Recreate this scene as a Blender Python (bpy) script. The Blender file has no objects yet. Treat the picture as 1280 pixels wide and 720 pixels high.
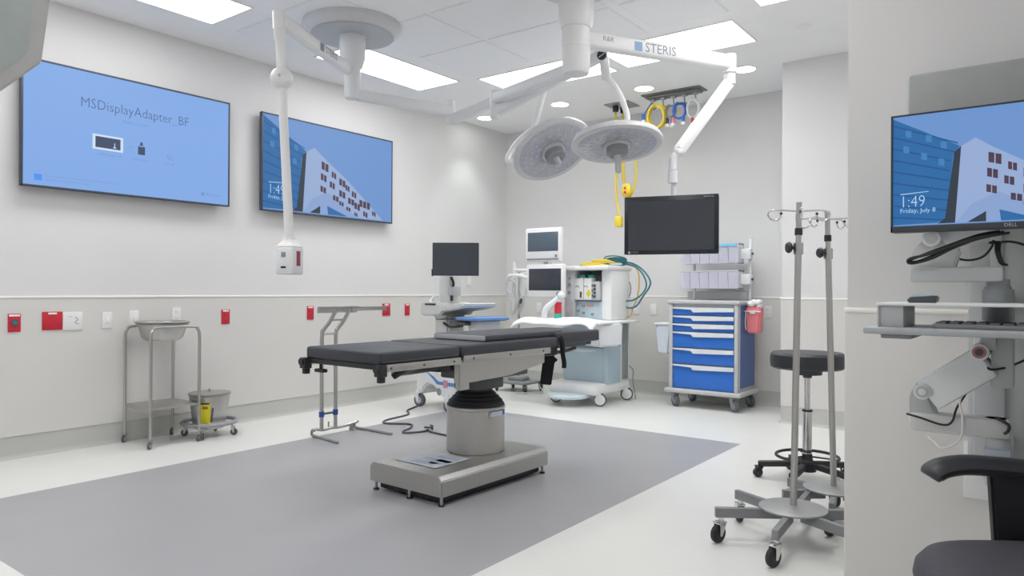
import bpy, bmesh, math, random
from mathutils import Matrix, Vector
random.seed(7)
PI = math.pi
C = bpy.context.scene.collection
V = Vector

# ------------------------------------------------------------------ camera
FPX = 894.84
yaw, pitch, roll = 0.6446, 0.0032, -0.0047
CAM = V((5.3416, 0.0, 1.1))
Fw = V((-math.sin(yaw)*math.cos(pitch), math.cos(yaw)*math.cos(pitch), math.sin(pitch)))
r0 = V((math.cos(yaw), math.sin(yaw), 0))
d0 = Fw.cross(r0)
Rt = r0*math.cos(roll) + d0*math.sin(roll)
Dn = d0*math.cos(roll) - r0*math.sin(roll)
cd = bpy.data.cameras.new('camera')
cam = bpy.data.objects.new('camera', cd); C.objects.link(cam)
up = -Dn; bk = -Fw
cam.matrix_world = Matrix(((Rt.x, up.x, bk.x, CAM.x), (Rt.y, up.y, bk.y, CAM.y), (Rt.z, up.z, bk.z, CAM.z), (0, 0, 0, 1)))
cd.sensor_width = 36; cd.lens = 36*FPX/1280; cd.clip_start = .02
bpy.context.scene.camera = cam

# ------------------------------------------------------------------ materials
def lin(c):
    o = []
    for v in c:
        v /= 255
        o.append(v/12.92 if v <= .04045 else ((v+.055)/1.055)**2.4)
    return (*o, 1)
MC = {}
def mat(name, col, rough=.5, metal=0, var=.04, scale=18, emit=0, alpha=1, bump=0, coat=0, stretch=None):
    if name in MC: return MC[name]
    m = bpy.data.materials.new(name); m.use_nodes = True
    nt = m.node_tree; n = nt.nodes; l = nt.links
    b = n['Principled BSDF']
    c = lin(col)
    b.inputs['Roughness'].default_value = rough
    b.inputs['Metallic'].default_value = metal
    if coat: b.inputs['Coat Weight'].default_value = coat
    if emit:
        b.inputs['Base Color'].default_value = (0.02, 0.02, 0.02, 1)
        b.inputs['Emission Color'].default_value = c
        b.inputs['Emission Strength'].default_value = emit
        b.inputs['Specular IOR Level'].default_value = .15
    else:
        tc = n.new('ShaderNodeTexCoord')
        no = n.new('ShaderNodeTexNoise'); no.inputs['Scale'].default_value = scale; no.inputs['Detail'].default_value = 4
        if stretch:
            mp = n.new('ShaderNodeMapping'); mp.inputs['Scale'].default_value = stretch
            l.new(tc.outputs['Object'], mp.inputs['Vector']); l.new(mp.outputs[0], no.inputs['Vector'])
        else:
            l.new(tc.outputs['Object'], no.inputs['Vector'])
        rp = n.new('ShaderNodeValToRGB')
        rp.color_ramp.elements[0].position = .3; rp.color_ramp.elements[1].position = .7
        rp.color_ramp.elements[0].color = (*[x*(1-var) for x in c[:3]], 1)
        rp.color_ramp.elements[1].color = (*[min(1, x*(1+var)) for x in c[:3]], 1)
        l.new(no.outputs['Fac'], rp.inputs['Fac']); l.new(rp.outputs[0], b.inputs['Base Color'])
        if bump:
            bp = n.new('ShaderNodeBump'); bp.inputs['Strength'].default_value = bump; bp.inputs['Distance'].default_value = .002
            l.new(no.outputs['Fac'], bp.inputs['Height']); l.new(bp.outputs[0], b.inputs['Normal'])
    if alpha < 1: b.inputs['Alpha'].default_value = alpha
    MC[name] = m
    return m

wall_m = mat('wall_paint', (220, 219, 219), .7, var=.012, scale=3)
panel_m = mat('wall_protection_panel', (214, 212, 209), .5, var=.012, scale=3)
base_m = mat('cove_base', (190, 190, 186), .5, var=.02, scale=4)
rail_m = mat('rail_cap', (240, 238, 232), .45, var=.01)
floor_m = mat('floor_cream', (220, 220, 217), .34, var=.018, scale=2.5)
inset_m = mat('floor_grey', (160, 160, 163), .36, var=.025, scale=2.5)
ceil_m = mat('ceiling_white', (244, 244, 245), .8, var=.012, scale=4)
diff_m = mat('diffuser_panel', (241, 242, 244), .6, var=.012, scale=60)
groove_m = mat('groove_grey', (236, 236, 237), .7)
lightpan = mat('panel_light', (252, 252, 252), emit=7.2)
lightdown = mat('down_light', (250, 255, 250), emit=14)
ss = mat('stainless_steel', (186, 185, 182), .34, 1, var=.025, scale=9, stretch=(1, 1, 14))
ss_lo = mat('brushed_steel', (188, 187, 184), .40, 1, var=.02, scale=6, stretch=(14, 14, 1))
chrome = mat('chrome', (215, 215, 215), .12, 1)
alum = mat('grey_aluminium', (164, 165, 166), .45, .5)
white = mat('white_enamel', (232, 232, 232), .35, var=.01)
white2 = mat('white_plastic', (226, 228, 230), .45, var=.015)
offw = mat('offwhite_plastic', (205, 206, 205), .45, var=.02)
lgrey = mat('light_grey_plastic', (186, 188, 190), .5, var=.02)
mgrey = mat('mid_grey_plastic', (140, 144, 146), .5, var=.03)
dgrey = mat('dark_grey_plastic', (80, 82, 86), .5)
black = mat('black_plastic', (36, 37, 40), .45)
blackm = mat('black_matte_fabric', (32, 33, 36), .8, bump=.2)
vinyl = mat('black_vinyl_pad', (54, 56, 63), .48, var=.06, scale=6)
vinyl2 = mat('charcoal_vinyl', (66, 68, 76), .5, var=.06, scale=6)
padedge = mat('grey_vinyl_edge', (176, 176, 184), .5)
rubber = mat('grey_rubber', (92, 96, 102), .6)
brubber = mat('black_rubber', (40, 41, 44), .6)
red = mat('red_plate', (196, 40, 58), .4)
redt = mat('red_translucent_plastic', (236, 134, 140), .35)
blue = mat('blue_drawer', (46, 112, 204), .4, var=.05, scale=3)
blue2 = mat('blue_side_panel', (78, 104, 160), .45, var=.03)
bluec = mat('blue_collar', (40, 82, 160), .5)
bluepad = mat('light_blue_pad', (104, 146, 206), .5)
bstripe = mat('blue_stripe', (84, 136, 200), .45)
lblue = mat('pale_blue_panel', (178, 196, 206), .45, var=.02)
lblue2 = mat('paler_blue_handle', (206, 222, 228), .4, var=.02)
teal = mat('teal_plastic', (60, 170, 160), .5)
tealh = mat('teal_hose', (48, 112, 124), .5)
yellow = mat('yellow_cable', (226, 200, 58), .5)
ylabel = mat('yellow_label', (224, 212, 40), .5)
amber = mat('amber_hose', (206, 170, 92), .5)
bluehose = mat('blue_hose', (58, 110, 196), .5)
green = mat('green_fitting', (50, 130, 80), .5)
glassy = mat('grey_lens', (176, 177, 188), .22, var=.10, scale=38, coat=.3)
lens_face = mat('lamp_lens', (186, 187, 198), .25, var=.12, scale=55)
lamp_shell = mat('lamp_shell', (206, 206, 208), .35, var=.02)
clear = mat('clear_plastic', (238, 236, 252), .15, var=.02, alpha=.5)
cyan = mat('cyan_strip', (120, 196, 226), .4)
scr_dark = mat('dark_screen', (60, 64, 72), .18, var=.05, scale=4)
scr_dark2 = mat('slate_screen', (88, 100, 112), .25, var=.05, scale=4)
ink = mat('dark_ink', (60, 66, 84), .6)
inkgrey = mat('grey_ink', (140, 146, 156), .6)
stblue = mat('pale_blue_mark', (140, 170, 206), .5)
cloth = mat('white_cloth', (236, 237, 240), .9, var=.02, scale=30, bump=.3)
tvbez = mat('tv_bezel', (62, 70, 84), .4)
# screen pictures (light-emitting pixels)
s_sky = mat('screen_blue', (132, 172, 232), emit=.95)
s_txt = mat('screen_text', (84, 106, 150), emit=.9)
s_txt2 = mat('screen_small_text', (112, 146, 204), emit=.95)
s_dark = mat('screen_dark', (64, 78, 108), emit=.9)
s_sq = mat('screen_square', (74, 146, 240), emit=1)
s_white = mat('screen_white', (206, 222, 242), emit=1)
p_sky = mat('picture_sky', (110, 150, 208), emit=.95)
p_sky2 = mat('picture_pane_pale', (66, 130, 190), emit=.95)
p_glass = mat('picture_glass', (42, 106, 166), emit=.95)
p_line = mat('picture_glass_line', (34, 84, 142), emit=.95)
p_dark = mat('picture_dark', (48, 58, 70), emit=.95)
p_white = mat('picture_facade', (152, 174, 214), emit=.95)
p_white2 = mat('picture_facade_shade', (138, 164, 210), emit=.95)
p_win = mat('picture_window', (78, 60, 76), emit=.95)
p_txt = mat('picture_text', (170, 206, 240), emit=1)

# ------------------------------------------------------------------ geometry collector
class G:
    def __init__(s): s.bm = bmesh.new()
    def _merge(s, t, mi=0, mtx=None):
        if mtx is not None: bmesh.ops.transform(t, matrix=mtx, verts=t.verts)
        for f in t.faces: f.material_index = mi; f.smooth = True
        me = bpy.data.meshes.new('tmp'); t.to_mesh(me); t.free()
        s.bm.from_mesh(me); bpy.data.meshes.remove(me)
        return s
    def box(s, c, size, bev=0, rot=None, mi=0, seg=2):
        t = bmesh.new(); bmesh.ops.create_cube(t, size=1)
        bmesh.ops.transform(t, matrix=Matrix.Diagonal((*size, 1)), verts=t.verts)
        if bev: bmesh.ops.bevel(t, geom=t.edges[:], offset=min(bev, min(size)*.49), segments=seg, affect='EDGES', profile=.5)
        m = Matrix.Translation(c)
        if rot is not None: m = m @ rot.to_4x4()
        return s._merge(t, mi, m)
    def bx(s, x0, x1, y0, y1, z0, z1, bev=0, mi=0):
        return s.box(((x0+x1)/2, (y0+y1)/2, (z0+z1)/2), (abs(x1-x0), abs(y1-y0), abs(z1-z0)), bev, None, mi)
    def cyl(s, p0, p1, r, r2=None, n=20, mi=0, bev=0):
        p0 = V(p0); p1 = V(p1); d = p1-p0; L = d.length
        t = bmesh.new()
        bmesh.ops.create_cone(t, cap_ends=True, segments=n, radius1=r, radius2=r if r2 is None else r2, depth=L)
        if bev:
            ed = [e for e in t.edges if abs(e.verts[0].co.z-e.verts[1].co.z) < 1e-6]
            bmesh.ops.bevel(t, geom=ed, offset=bev, segments=2, affect='EDGES')
        m = Matrix.Translation((p0+p1)/2) @ d.to_track_quat('Z', 'Y').to_matrix().to_4x4()
        return s._merge(t, mi, m)
    def sph(s, c, r, sc=(1, 1, 1), mi=0, n=16):
        t = bmesh.new(); bmesh.ops.create_uvsphere(t, u_segments=n, v_segments=max(6, n//2), radius=r)
        return s._merge(t, mi, Matrix.Translation(c) @ Matrix.Diagonal((*sc, 1)))
    def lathe(s, prof, c=(0, 0, 0), n=28, mi=0, a0=0, a1=2*PI, rot=None):
        t = bmesh.new(); full = abs(a1-a0-2*PI) < 1e-6
        k = n if full else n+1
        rings = []
        for r, z in prof:
            if r < 1e-5: rings.append([t.verts.new((0, 0, z))])
            else: rings.append([t.verts.new((r*math.cos(a0+(a1-a0)*i/n), r*math.sin(a0+(a1-a0)*i/n), z)) for i in range(k)])
        for A, B in zip(rings, rings[1:]):
            for i in range(n):
                j = (i+1) % k
                if len(A) == 1 and len(B) == 1: continue
                if len(A) == 1: t.faces.new((A[0], B[j], B[i]))
                elif len(B) == 1: t.faces.new((A[i], A[j], B[0]))
                else: t.faces.new((A[i], A[j], B[j], B[i]))
        if full: bmesh.ops.recalc_face_normals(t, faces=t.faces)
        m = Matrix.Translation(c)
        if rot is not None: m = m @ rot.to_4x4()
        return s._merge(t, mi, m)
    def tube(s, pts, r, n=8, sm=6, closed=False, mi=0, sx=1.0):
        P = [V(p) for p in pts]
        if sm > 1 and len(P) > 2:
            Q = []
            m = len(P); rng = range(m) if closed else range(m-1)
            for i in rng:
                if closed: a, b, c, d = P[(i-1) % m], P[i], P[(i+1) % m], P[(i+2) % m]
                else: a, b, c, d = P[max(i-1, 0)], P[i], P[i+1], P[min(i+2, m-1)]
                for k in range(sm):
                    u = k/sm
                    Q.append(.5*((2*b)+(c-a)*u+(2*a-5*b+4*c-d)*u*u+(3*b-a-3*c+d)*u**3))
            if not closed: Q.append(P[-1])
            P = Q
        rad = r if callable(r) else (lambda u: r)
        t = bmesh.new(); rings = []
        N = len(P); nrm = None
        for i, p in enumerate(P):
            if closed: T = P[(i+1) % N]-P[i-1]
            else: T = P[min(i+1, N-1)]-P[max(i-1, 0)]
            if T.length < 1e-9: T = V((0, 0, 1))
            T.normalize()
            if nrm is None:
                nrm = T.orthogonal().normalized() if abs(T.z) > .95 else V((0, 0, 1)).cross(T).normalized()
            nrm = (nrm-T*nrm.dot(T)).normalized()
            bn = T.cross(nrm)
            rr = rad(i/max(1, N-1))
            rings.append([t.verts.new(p+rr*(sx*math.cos(2*PI*k/n)*nrm+math.sin(2*PI*k/n)*bn)) for k in range(n)])
        prs = list(zip(rings, rings[1:]))
        if closed: prs.append((rings[-1], rings[0]))
        for A, B in prs:
            for k in range(n): t.faces.new((A[k], A[(k+1) % n], B[(k+1) % n], B[k]))
        if not closed:
            t.faces.new(rings[0][::-1]); t.faces.new(rings[-1])
        bmesh.ops.recalc_face_normals(t, faces=t.faces)
        return s._merge(t, mi)
    def prism(s, poly, o, ux, uy, w, mi=0, bev=0):
        """poly (a,b) in plane ux,uy at o, pushed along w"""
        o = V(o); ux = V(ux); uy = V(uy); w = V(w)
        t = bmesh.new()
        vs = [t.verts.new(o+ux*a+uy*b) for a, b in poly]
        f = t.faces.new(vs)
        if w.length > 1e-9:
            e = bmesh.ops.extrude_face_region(t, geom=[f])
            bmesh.ops.translate(t, vec=w, verts=[v for v in e['geom'] if isinstance(v, bmesh.types.BMVert)])
            bmesh.ops.recalc_face_normals(t, faces=t.faces)
        if bev: bmesh.ops.bevel(t, geom=t.edges[:], offset=bev, segments=2, affect='EDGES')
        return s._merge(t, mi)
    def build(s, name, m, parent=None, ang=35):
        me = bpy.data.meshes.new(name); s.bm.to_mesh(me); s.bm.free()
        for x in (m if isinstance(m, (list, tuple)) else [m]): me.materials.append(x)
        try: me.set_sharp_from_angle(angle=math.radians(ang))
        except Exception: pass
        o = bpy.data.objects.new(name, me); C.objects.link(o)
        if parent: o.parent = parent
        return o

def tag(o, label=None, cat=None, group=None, kind=None):
    if label: o['label'] = label
    if cat: o['category'] = cat
    if group: o['group'] = group
    if kind: o['kind'] = kind
    return o
def thing(name, label, cat, loc=(0, 0, 0), rz=0, group=None):
    o = bpy.data.objects.new(name, None); C.objects.link(o)
    o.empty_display_size = .1
    o.location = loc; o.rotation_euler = (0, 0, rz)
    return tag(o, label, cat, group)
def kids(o): return [x for x in bpy.data.objects if x.parent == o]
def copy_tree(o, parent=None):
    c = o.copy(); C.objects.link(c)
    if parent: c.parent = parent
    for k in kids(o): copy_tree(k, c)
    return c
def struct(name, g, m): return tag(g.build(name, m), kind='structure')
def text(name, body, m, parent, o, ux, uy, size, align='LEFT', off=.0006, sxx=1.0, thin=0):
    cu = bpy.data.curves.new('t', 'FONT'); cu.body = body; cu.size = size; cu.align_x = align; cu.align_y = 'CENTER'
    cu.resolution_u = 2; cu.offset = thin*size
    ob = bpy.data.objects.new('t', cu); C.objects.link(ob)
    bpy.context.view_layer.update()
    me = bpy.data.meshes.new_from_object(ob.evaluated_get(bpy.context.evaluated_depsgraph_get()))
    bpy.data.objects.remove(ob); bpy.data.curves.remove(cu)
    ux = V(ux).normalized(); uy = V(uy).normalized(); nz = ux.cross(uy); o = V(o)+nz*off
    ux = ux*sxx
    me.transform(Matrix(((ux.x, uy.x, nz.x, o.x), (ux.y, uy.y, nz.y, o.y), (ux.z, uy.z, nz.z, o.z), (0, 0, 0, 1))))
    me.materials.clear(); me.materials.append(m); me.name = name
    r = bpy.data.objects.new(name, me); C.objects.link(r); r.parent = parent
    return r
def at(ax, v, px, py):
    """the point of the plane axis=v seen at pixel px,py of the survey photo"""
    q = Fw*FPX+Rt*(px-640)+Dn*(py-360); t = (v-CAM[ax])/q[ax]
    return CAM+q*t
def dep(d, px, py): return CAM+(Fw+Rt*((px-640)/FPX)+Dn*((py-360)/FPX))*d

def caster(parent, loc, r=.035, rz=0, w=.022, m_fork=None, m_tyre=None, m_hub=None, stem=.02, hub=.55):
    """a swivel caster: fork and stem, with the wheel a piece of its own"""
    g = G(); x, y, z = loc
    top = 2*r+.012
    c, s_ = math.cos(rz), math.sin(rz)
    o = V((x, y, z)); wc = o+V((c*r*.45, s_*r*.45, r))
    ax = V((-s_, c, 0))
    g.cyl(o+V((0, 0, top)), o+V((0, 0, top+stem)), r*.3, n=10)
    g.box(o+V((c*r*.2, s_*r*.2, top-.004)), (r*1.3, w*1.7, .008), .002, Matrix.Rotation(rz, 3, 'Z'))
    for sd in (-1, 1):
        a = o+ax*sd*w*.75+V((0, 0, top)); b = wc+ax*sd*w*.75
        g.prism([(-r*.35, 0), (r*.6, 0), (r*.62, -.4*top), (r*.62, -(top-r*.8)), (r*.28, -(top-r*.8)), (-.02*r, -.4*top)], a, (c, s_, 0), (0, 0, 1), ax*sd*.003)
    f = g.build('caster', m_fork or chrome, parent)
    g = G()
    g.lathe([(0, -w*.5), (r*.8, -w*.5), (r*.97, -w*.4), (r, -w*.2), (r, w*.2), (r*.97, w*.4), (r*.8, w*.5), (0, w*.5)], wc, 20, 0, rot=V(ax).to_track_quat('Z', 'Y').to_matrix())
    g.cyl(wc-ax*w*.56, wc+ax*w*.56, r*hub, n=20, mi=1)
    wh = g.build('wheel', [m_tyre or brubber, m_hub or dgrey], f)
    return f

# ------------------------------------------------------------------ the room
X0, YB, ZC = 0.0, 6.99, 3.02
XC0, YC = 3.54, 6.166           # pier beside the cart
XP, YP = 4.80, 2.59             # partition wall near the camera
XR, YF = 6.6, -2.0
ZR = 1.047; ZB = .144
g = G()
xs = [-.1, .958, 3.562, XR+.1]; ys = [YF-.1, 1.074, 5.122, YB+.1]
for i in range(3):
    for j in range(3):
        g.prism([(xs[i], ys[j]), (xs[i+1], ys[j]), (xs[i+1], ys[j+1]), (xs[i], ys[j+1])], (0, 0, 0), (1, 0, 0), (0, 1, 0), (0, 0, -.08), mi=1 if i == 1 and j == 1 else 0)
struct('floor', g, [floor_m, inset_m])
struct('ceiling', G().bx(-.1, XR+.1, YF-.1, YB+.1, ZC, ZC+.1), ceil_m)
struct('wall_left', G().bx(-.1, 0, YF-.1, YB+.1, 0, ZC), wall_m)
struct('wall_back', G().bx(0, XC0, YB, YB+.1, 0, ZC), wall_m)
struct('wall_pier', G().bx(XC0, XP, YC, YB+.1, 0, ZC), wall_m)
struct('wall_partition', G().bx(XP, XR, YP, YB+.1, 0, ZC), wall_m)
struct('wall_right', G().bx(XR, XR+.1, YF-.1, YP, 0, ZC), wall_m)
struct('wall_front', G().bx(0, XR, YF-.1, YF, 0, ZC), wall_m)
def dado(suffix, p0, p1, n):
    """wall protection sheet, its cap rail and the coved base along one wall; n points into the room"""
    p0 = V((*p0, 0)); p1 = V((*p1, 0)); n = V((*n, 0)); L = p1-p0; u = L.normalized(); l = L.length
    mid = (p0+p1)/2
    def strip(d, z0, z1, bev=0):
        s_ = (abs(L.x)+abs(n.x)*d, abs(L.y)+abs(n.y)*d, z1-z0)
        return G().box(mid+n*d/2+V((0, 0, (z0+z1)/2)), s_, bev)
    return strip
k = 0
for sfx, a, b, n in (('left', (0, YF), (0, YB), (1, 0)), ('back', (0, YB), (XC0, YB), (0, -1)), ('pier', (XC0, YC), (XP, YC), (0, -1)),
                     ('recess', (XP, YP), (XP, YC), (-1, 0)), ('pier_side', (XC0, YC), (XC0, YB), (-1, 0)), ('right', (XR, YF), (XR, YP), (-1, 0)), ('front', (0, YF), (XR, YF), (0, 1))):
    st = dado(sfx, a, b, n)
    struct('trim_%d' % (k+1), st(.007, ZB, ZR-.012), panel_m)
    struct('trim_%d' % (k+2), st(.012, ZR-.013, ZR+.001, .003), rail_m); k += 2
    p0 = V((*a, 0)); nn = V((*n, 0)); L = V((*b, 0))-p0
    prof = [(0, 0), (0, ZB), (.003, ZB), (.003, .03), (.006, .016), (.014, .005), (.03, .0008), (.03, 0)]
    struct('baseboard_'+sfx, G().prism(prof, p0, nn, (0, 0, 1), L), base_m)
# partition: rounded wainscot with cap, wraps the corner
st = dado('p', (XP-.006, YP), (XR, YP), (0, -1))
struct('trim_%d' % (k+1), st(.02, ZB, 1.040, .008), panel_m)
struct('trim_%d' % (k+2), st(.024, 1.030, 1.048, .008), rail_m)
struct('baseboard_partition', G().prism([(0, 0), (0, ZB), (.003, ZB), (.003, .03), (.014, .005), (.03, 0)], (XP, YP, 0), (0, -1, 0), (0, 0, 1), (XR-XP, 0, 0)), base_m)

# ------------------------------------------------------------------ ceiling: light panels, downlights, diffusers
PANEL_W = 9.5
def light_panel(x0, x1, y0, y1, label):
    t = thing('ceiling_light_panel', label, 'ceiling light', ((x0+x1)/2, (y0+y1)/2, ZC), 0, 'recessed ceiling light panels')
    w, d = (x1-x0)/2, (y1-y0)/2
    G().bx(-w, w, -d, d, -.006, -.001).build('diffuser', lightpan, t)
    ld = bpy.data.lights.new('panel_lamp', 'AREA'); ld.shape = 'RECTANGLE'; ld.size = 2*w-.02; ld.size_y = 2*d-.02
    ld.energy = PANEL_W*4*w*d; ld.spread = math.radians(125); ld.color = (1, .995, .985)
    lo = bpy.data.objects.new('panel_lamp', ld); C.objects.link(lo); lo.parent = t; lo.location = (0, 0, -.008)
    g = G()
    f = .014
    for a in ((-w-f, w+f, -d-f, -d), (-w-f, w+f, d, d+f), (-w-f, -w, -d, d), (w, w+f, -d, d)): g.bx(*a, -.0062, -.0005)
    g.build('frame', rail_m, t)
light_panel(.50, .985, 1.62, 2.82, 'bright white ceiling light panel above the display showing the adapter message')
light_panel(.50, .99, 3.74, 4.945, 'bright white ceiling light panel beside the round boom canopy')
light_panel(1.20, 2.32, 5.01, 5.52, 'bright white ceiling light panel half hidden by the surgical lamp arms')
light_panel(2.45, 3.535, 4.975, 5.485, 'bright white ceiling light panel behind the long lettered arm')
light_panel(3.79, 4.27, 3.62, 4.83, 'bright ceiling light panel of which one corner shows at the top edge')
light_panel(3.79, 4.27, 1.40, 2.62, 'bright ceiling light panel out over the open floor')
light_panel(1.3, 2.5, .55, 1.05, 'bright ceiling light panel over the edge of the grey floor')
light_panel(4.6, 5.1, -1.2, 0.0, 'bright ceiling light panel over the entrance side')
light_panel(2.2, 2.7, -1.2, 0.0, 'bright ceiling light panel at the far end from the machines')
DL = [(.318, 6.179, 'round ceiling downlight closest to the corner of the room'), (1.306, 6.177, 'round ceiling downlight above the leaning surgical lamp'),
      (2.267, 6.154, 'round ceiling downlight above the hose rail'), (3.233, 6.132, 'round ceiling downlight beside the tip of the long lettered arm')]
dl0 = None
for x, y, lab in DL:
    if dl0 is None:
        t = dl0 = thing('ceiling_downlight', lab, 'ceiling light', (x, y, ZC), 0, 'round downlights along the back wall')
        G().lathe([(.088, -.003), (.088, -.008), (.1, -.007), (.102, -.001), (.088, -.001)], n=32).build('trim_ring', rail_m, t)
        G().cyl((0, 0, -.007), (0, 0, -.001), .088, n=32).build('lens', lightdown, t)
    else:
        t = copy_tree(dl0); t.location = (x, y, ZC); t['label'] = lab
    ld = bpy.data.lights.new('downlight_beam', 'SPOT'); ld.energy = 22; ld.spot_size = math.radians(86); ld.spot_blend = .6; ld.shadow_soft_size = .08
    ld.color = (.88, 1, .95)
    lo = bpy.data.objects.new('downlight_beam', ld); C.objects.link(lo); lo.location = (x, y, ZC-.02); lo.rotation_euler = (0, 0, 0)
PAN = [(1.17, 1.87, 4.25, 4.85), (1.90, 2.95, 4.25, 4.85), (1.17, 1.87, 3.61, 4.21), (1.90, 2.95, 3.61, 4.21), (3.02, 3.58, 4.25, 4.80), (3.02, 3.58, 3.61, 4.21),
       (1.04, 1.6, 2.98, 3.55), (.50, 1.0, 3.01, 3.6)]
LB = ['flat ceiling diffuser panel with its corner by the lit panel beside the canopy', 'wide flat ceiling diffuser panel nearest the half hidden light panel',
      'flat ceiling diffuser panel touching the round boom canopy', 'wide flat ceiling diffuser panel above the surgical lamp hub', 'square flat ceiling panel beside the light panel behind the lettered arm',
      'square flat ceiling panel above the near end of the lettered arm', 'flat ceiling diffuser panel above the drop tube of the power pendant', 'small flat ceiling panel between two light panels along the display wall']
for (x0, x1, y0, y1), lab in zip(PAN, LB):
    t = thing('ceiling_diffuser', lab, 'ceiling panel', ((x0+x1)/2, (y0+y1)/2, ZC), 0, 'flush ceiling diffuser panels')
    w, d = (x1-x0)/2, (y1-y0)/2
    G().bx(-w, w, -d, d, -.003, -.0005).build('border', groove_m, t)
    G().bx(-w+.012, w-.012, -d+.012, d-.012, -.005, -.001).build('perforated_sheet', diff_m, t)
g = G().lathe([(0, -.012), (.03, -.012), (.05, -.004), (.055, 0)], n=24)
tag(g.build('sprinkler_cover', rail_m), 'small round white cover on the ceiling by the pier', 'ceiling cover').location = (3.914, 5.401, ZC)

# ------------------------------------------------------------------ wall displays
def picture(parent, o, ux, uy, W, H, name='screen'):
    """lock-screen photo: glass block and pale building under a blue sky"""
    g = G(); o = V(o); ux = V(ux); uy = V(uy); nz = ux.cross(uy).normalized()
    lay = [0]
    def poly(p, mi):
        lay[0] += 1
        g.prism([(a*W, b*H) for a, b in p], o+nz*(.0004*lay[0]), ux, uy, (0, 0, 0), mi)
    poly([(0, 0), (1, 0), (1, 1), (0, 1)], 0)
    poly([(0, .985), (.293, .685), (.266, .604), (.236, .067), (.2, .02), (0, .012)], 2)
    lay[0] += 1
    for i in range(9):
        yy = .93-.105*i
        sl = -.75+.07*i
        xe = .285 if yy+sl*.285 > .62 else .25
        a, b = yy, yy+sl*xe
        if b < .03: xe = max(.05, (.03-yy)/sl); b = .03
        g.prism([(0, a*H), (xe*W, b*H), (xe*W, (b-.012)*H), (0, (a-.012)*H)], o+nz*(.0004*lay[0]), ux, uy, (0, 0, 0), 3)
    lay[0] += 1
    for cx, cy in ((.07, .84), (.16, .78), (.225, .71), (.06, .70), (.14, .625), (.215, .56)):
        g.prism([((cx-.013)*W, (cy-.03)*H), ((cx+.013)*W, (cy-.042)*H), ((cx+.013)*W, (cy+.02)*H), ((cx-.013)*W, (cy+.032)*H)], o+nz*(.0004*lay[0]), ux, uy, (0, 0, 0), 1)
    poly([(.299, .684), (.27, .63), (.232, .06), (.2, .012), (.274, .012)], 4)
    poly([(.299, .68), (.358, .742), (.434, .642), (.614, .436), (.74, .262), (.884, .058), (.92, .01), (.274, .01)], 5)
    poly([(.345, .175), (.455, .262), (.70, .01), (.276, .01)], 6)
    poly([(.325, .012), (.402, .1), (.402, .012)], 4)
    poly([(.455, .108), (.615, .012), (.462, .012)], 2)
    lay[0] += 1
    for x0, y0, x1, y1 in WIN:
        ex, ey = .004, .014
        x0 -= ex; x1 += ex; y0 += ey; y1 -= ey
        n = 3 if x1-x0 > .06 else 2
        for q in range(n):
            a = x0+(x1-x0)*q/n; b = x0+(x1-x0)*(q+.82)/n
            h = (y0-y1)*.72; s0 = y0-(y0-y1)*.28*(q/n); s1 = y0-(y0-y1)*.28*((q+.72)/n)
            g.prism([(a*W, s0*H), (b*W, s1*H), (b*W, (s1-h)*H), (a*W, (s0-h)*H)], o+nz*(.0004*lay[0]), ux, uy, (0, 0, 0), 7)
    lay[0] += 1
    g.prism([(.035*W, .292*H), (.16*W, .305*H), (.16*W, .299*H), (.035*W, .284*H)], o+nz*(.0004*lay[0]), ux, uy, (0, 0, 0), 8)
    sc = g.build(name, [p_sky, p_sky2, p_glass, p_line, p_dark, p_white, p_white2, p_win, p_txt], parent)
    text('clock_lettering', '1:49', p_txt, sc, o+ux*W*.032+uy*H*.215, ux, uy, H*.15, off=.006, sxx=.80, thin=-.014)
    text('date_lettering', 'Friday, July 8', p_txt, sc, o+ux*W*.033+uy*H*.135, ux, uy, H*.055, off=.006)
    return sc
WIN = [(.415, .592, .464, .499), (.493, .497, .523, .435), (.553, .432, .598, .354), (.604, .37, .631, .311), (.655, .307, .687, .245), (.719, .215, .806, .132),
       (.41, .458, .449, .382), (.478, .382, .513, .315), (.553, .297, .598, .224), (.625, .222, .671, .156), (.677, .178, .719, .102), (.752, .085, .784, .03),
       (.407, .317, .445, .254), (.504, .23, .544, .177), (.554, .17, .584, .134), (.611, .115, .64, .084), (.677, .06, .698, .033), (.828, .099, .855, .054)]
def wall_tv(y0, y1, z0, z1, label):
    t = thing('wall_display', label, 'display', (0, (y0+y1)/2, (z0+z1)/2))
    w = (y1-y0)/2; h = (z1-z0)/2
    G().bx(.045, .078, -w, w, -h, h, .004).build('housing', tvbez, t)
    g = G()
    f = .013
    for a in ((-w, w, -h, -h+f), (-w, w, h-f, h), (-w, -w+f, -h, h), (w-f, w, -h, h)): g.bx(.074, .0815, *a, .0015)
    g.build('bezel', tvbez, t)
    g = G().bx(.008, .045, -.3, .3, -.2, .2).bx(.0075, .02, -.36, .36, -.25, .25, .003)
    g.build('wall_bracket', black, t)
    return t, w-f, h-f
t, w, h = wall_tv(1.766, 3.224, 1.758, 2.592, 'wall display with a light blue screen reading MSDisplayAdapter_BF')
g = G()
UY, UZ = (0, 1, 0), (0, 0, 1)
def rect(g, y0, y1, z0, z1, mi, off):
    g.prism([(y0-2.495, z0-2.175), (y1-2.495, z0-2.175), (y1-2.495, z1-2.175), (y0-2.495, z1-2.175)], (off, 0, 0), UY, UZ, (0, 0, 0), mi)
g.prism([(-w, -h), (w, -h), (w, h), (-w, h)], (.0790, 0, 0), UY, UZ, (0, 0, 0), 0)
rect(g, 2.195, 2.398, 2.062, 2.166, 1, .0796); rect(g, 2.213, 2.380, 2.076, 2.152, 2, .0802)
rect(g, 2.338, 2.343, 2.085, 2.12, 1, .0808); rect(g, 2.330, 2.351, 2.085, 2.091, 1, .0808)
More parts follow.
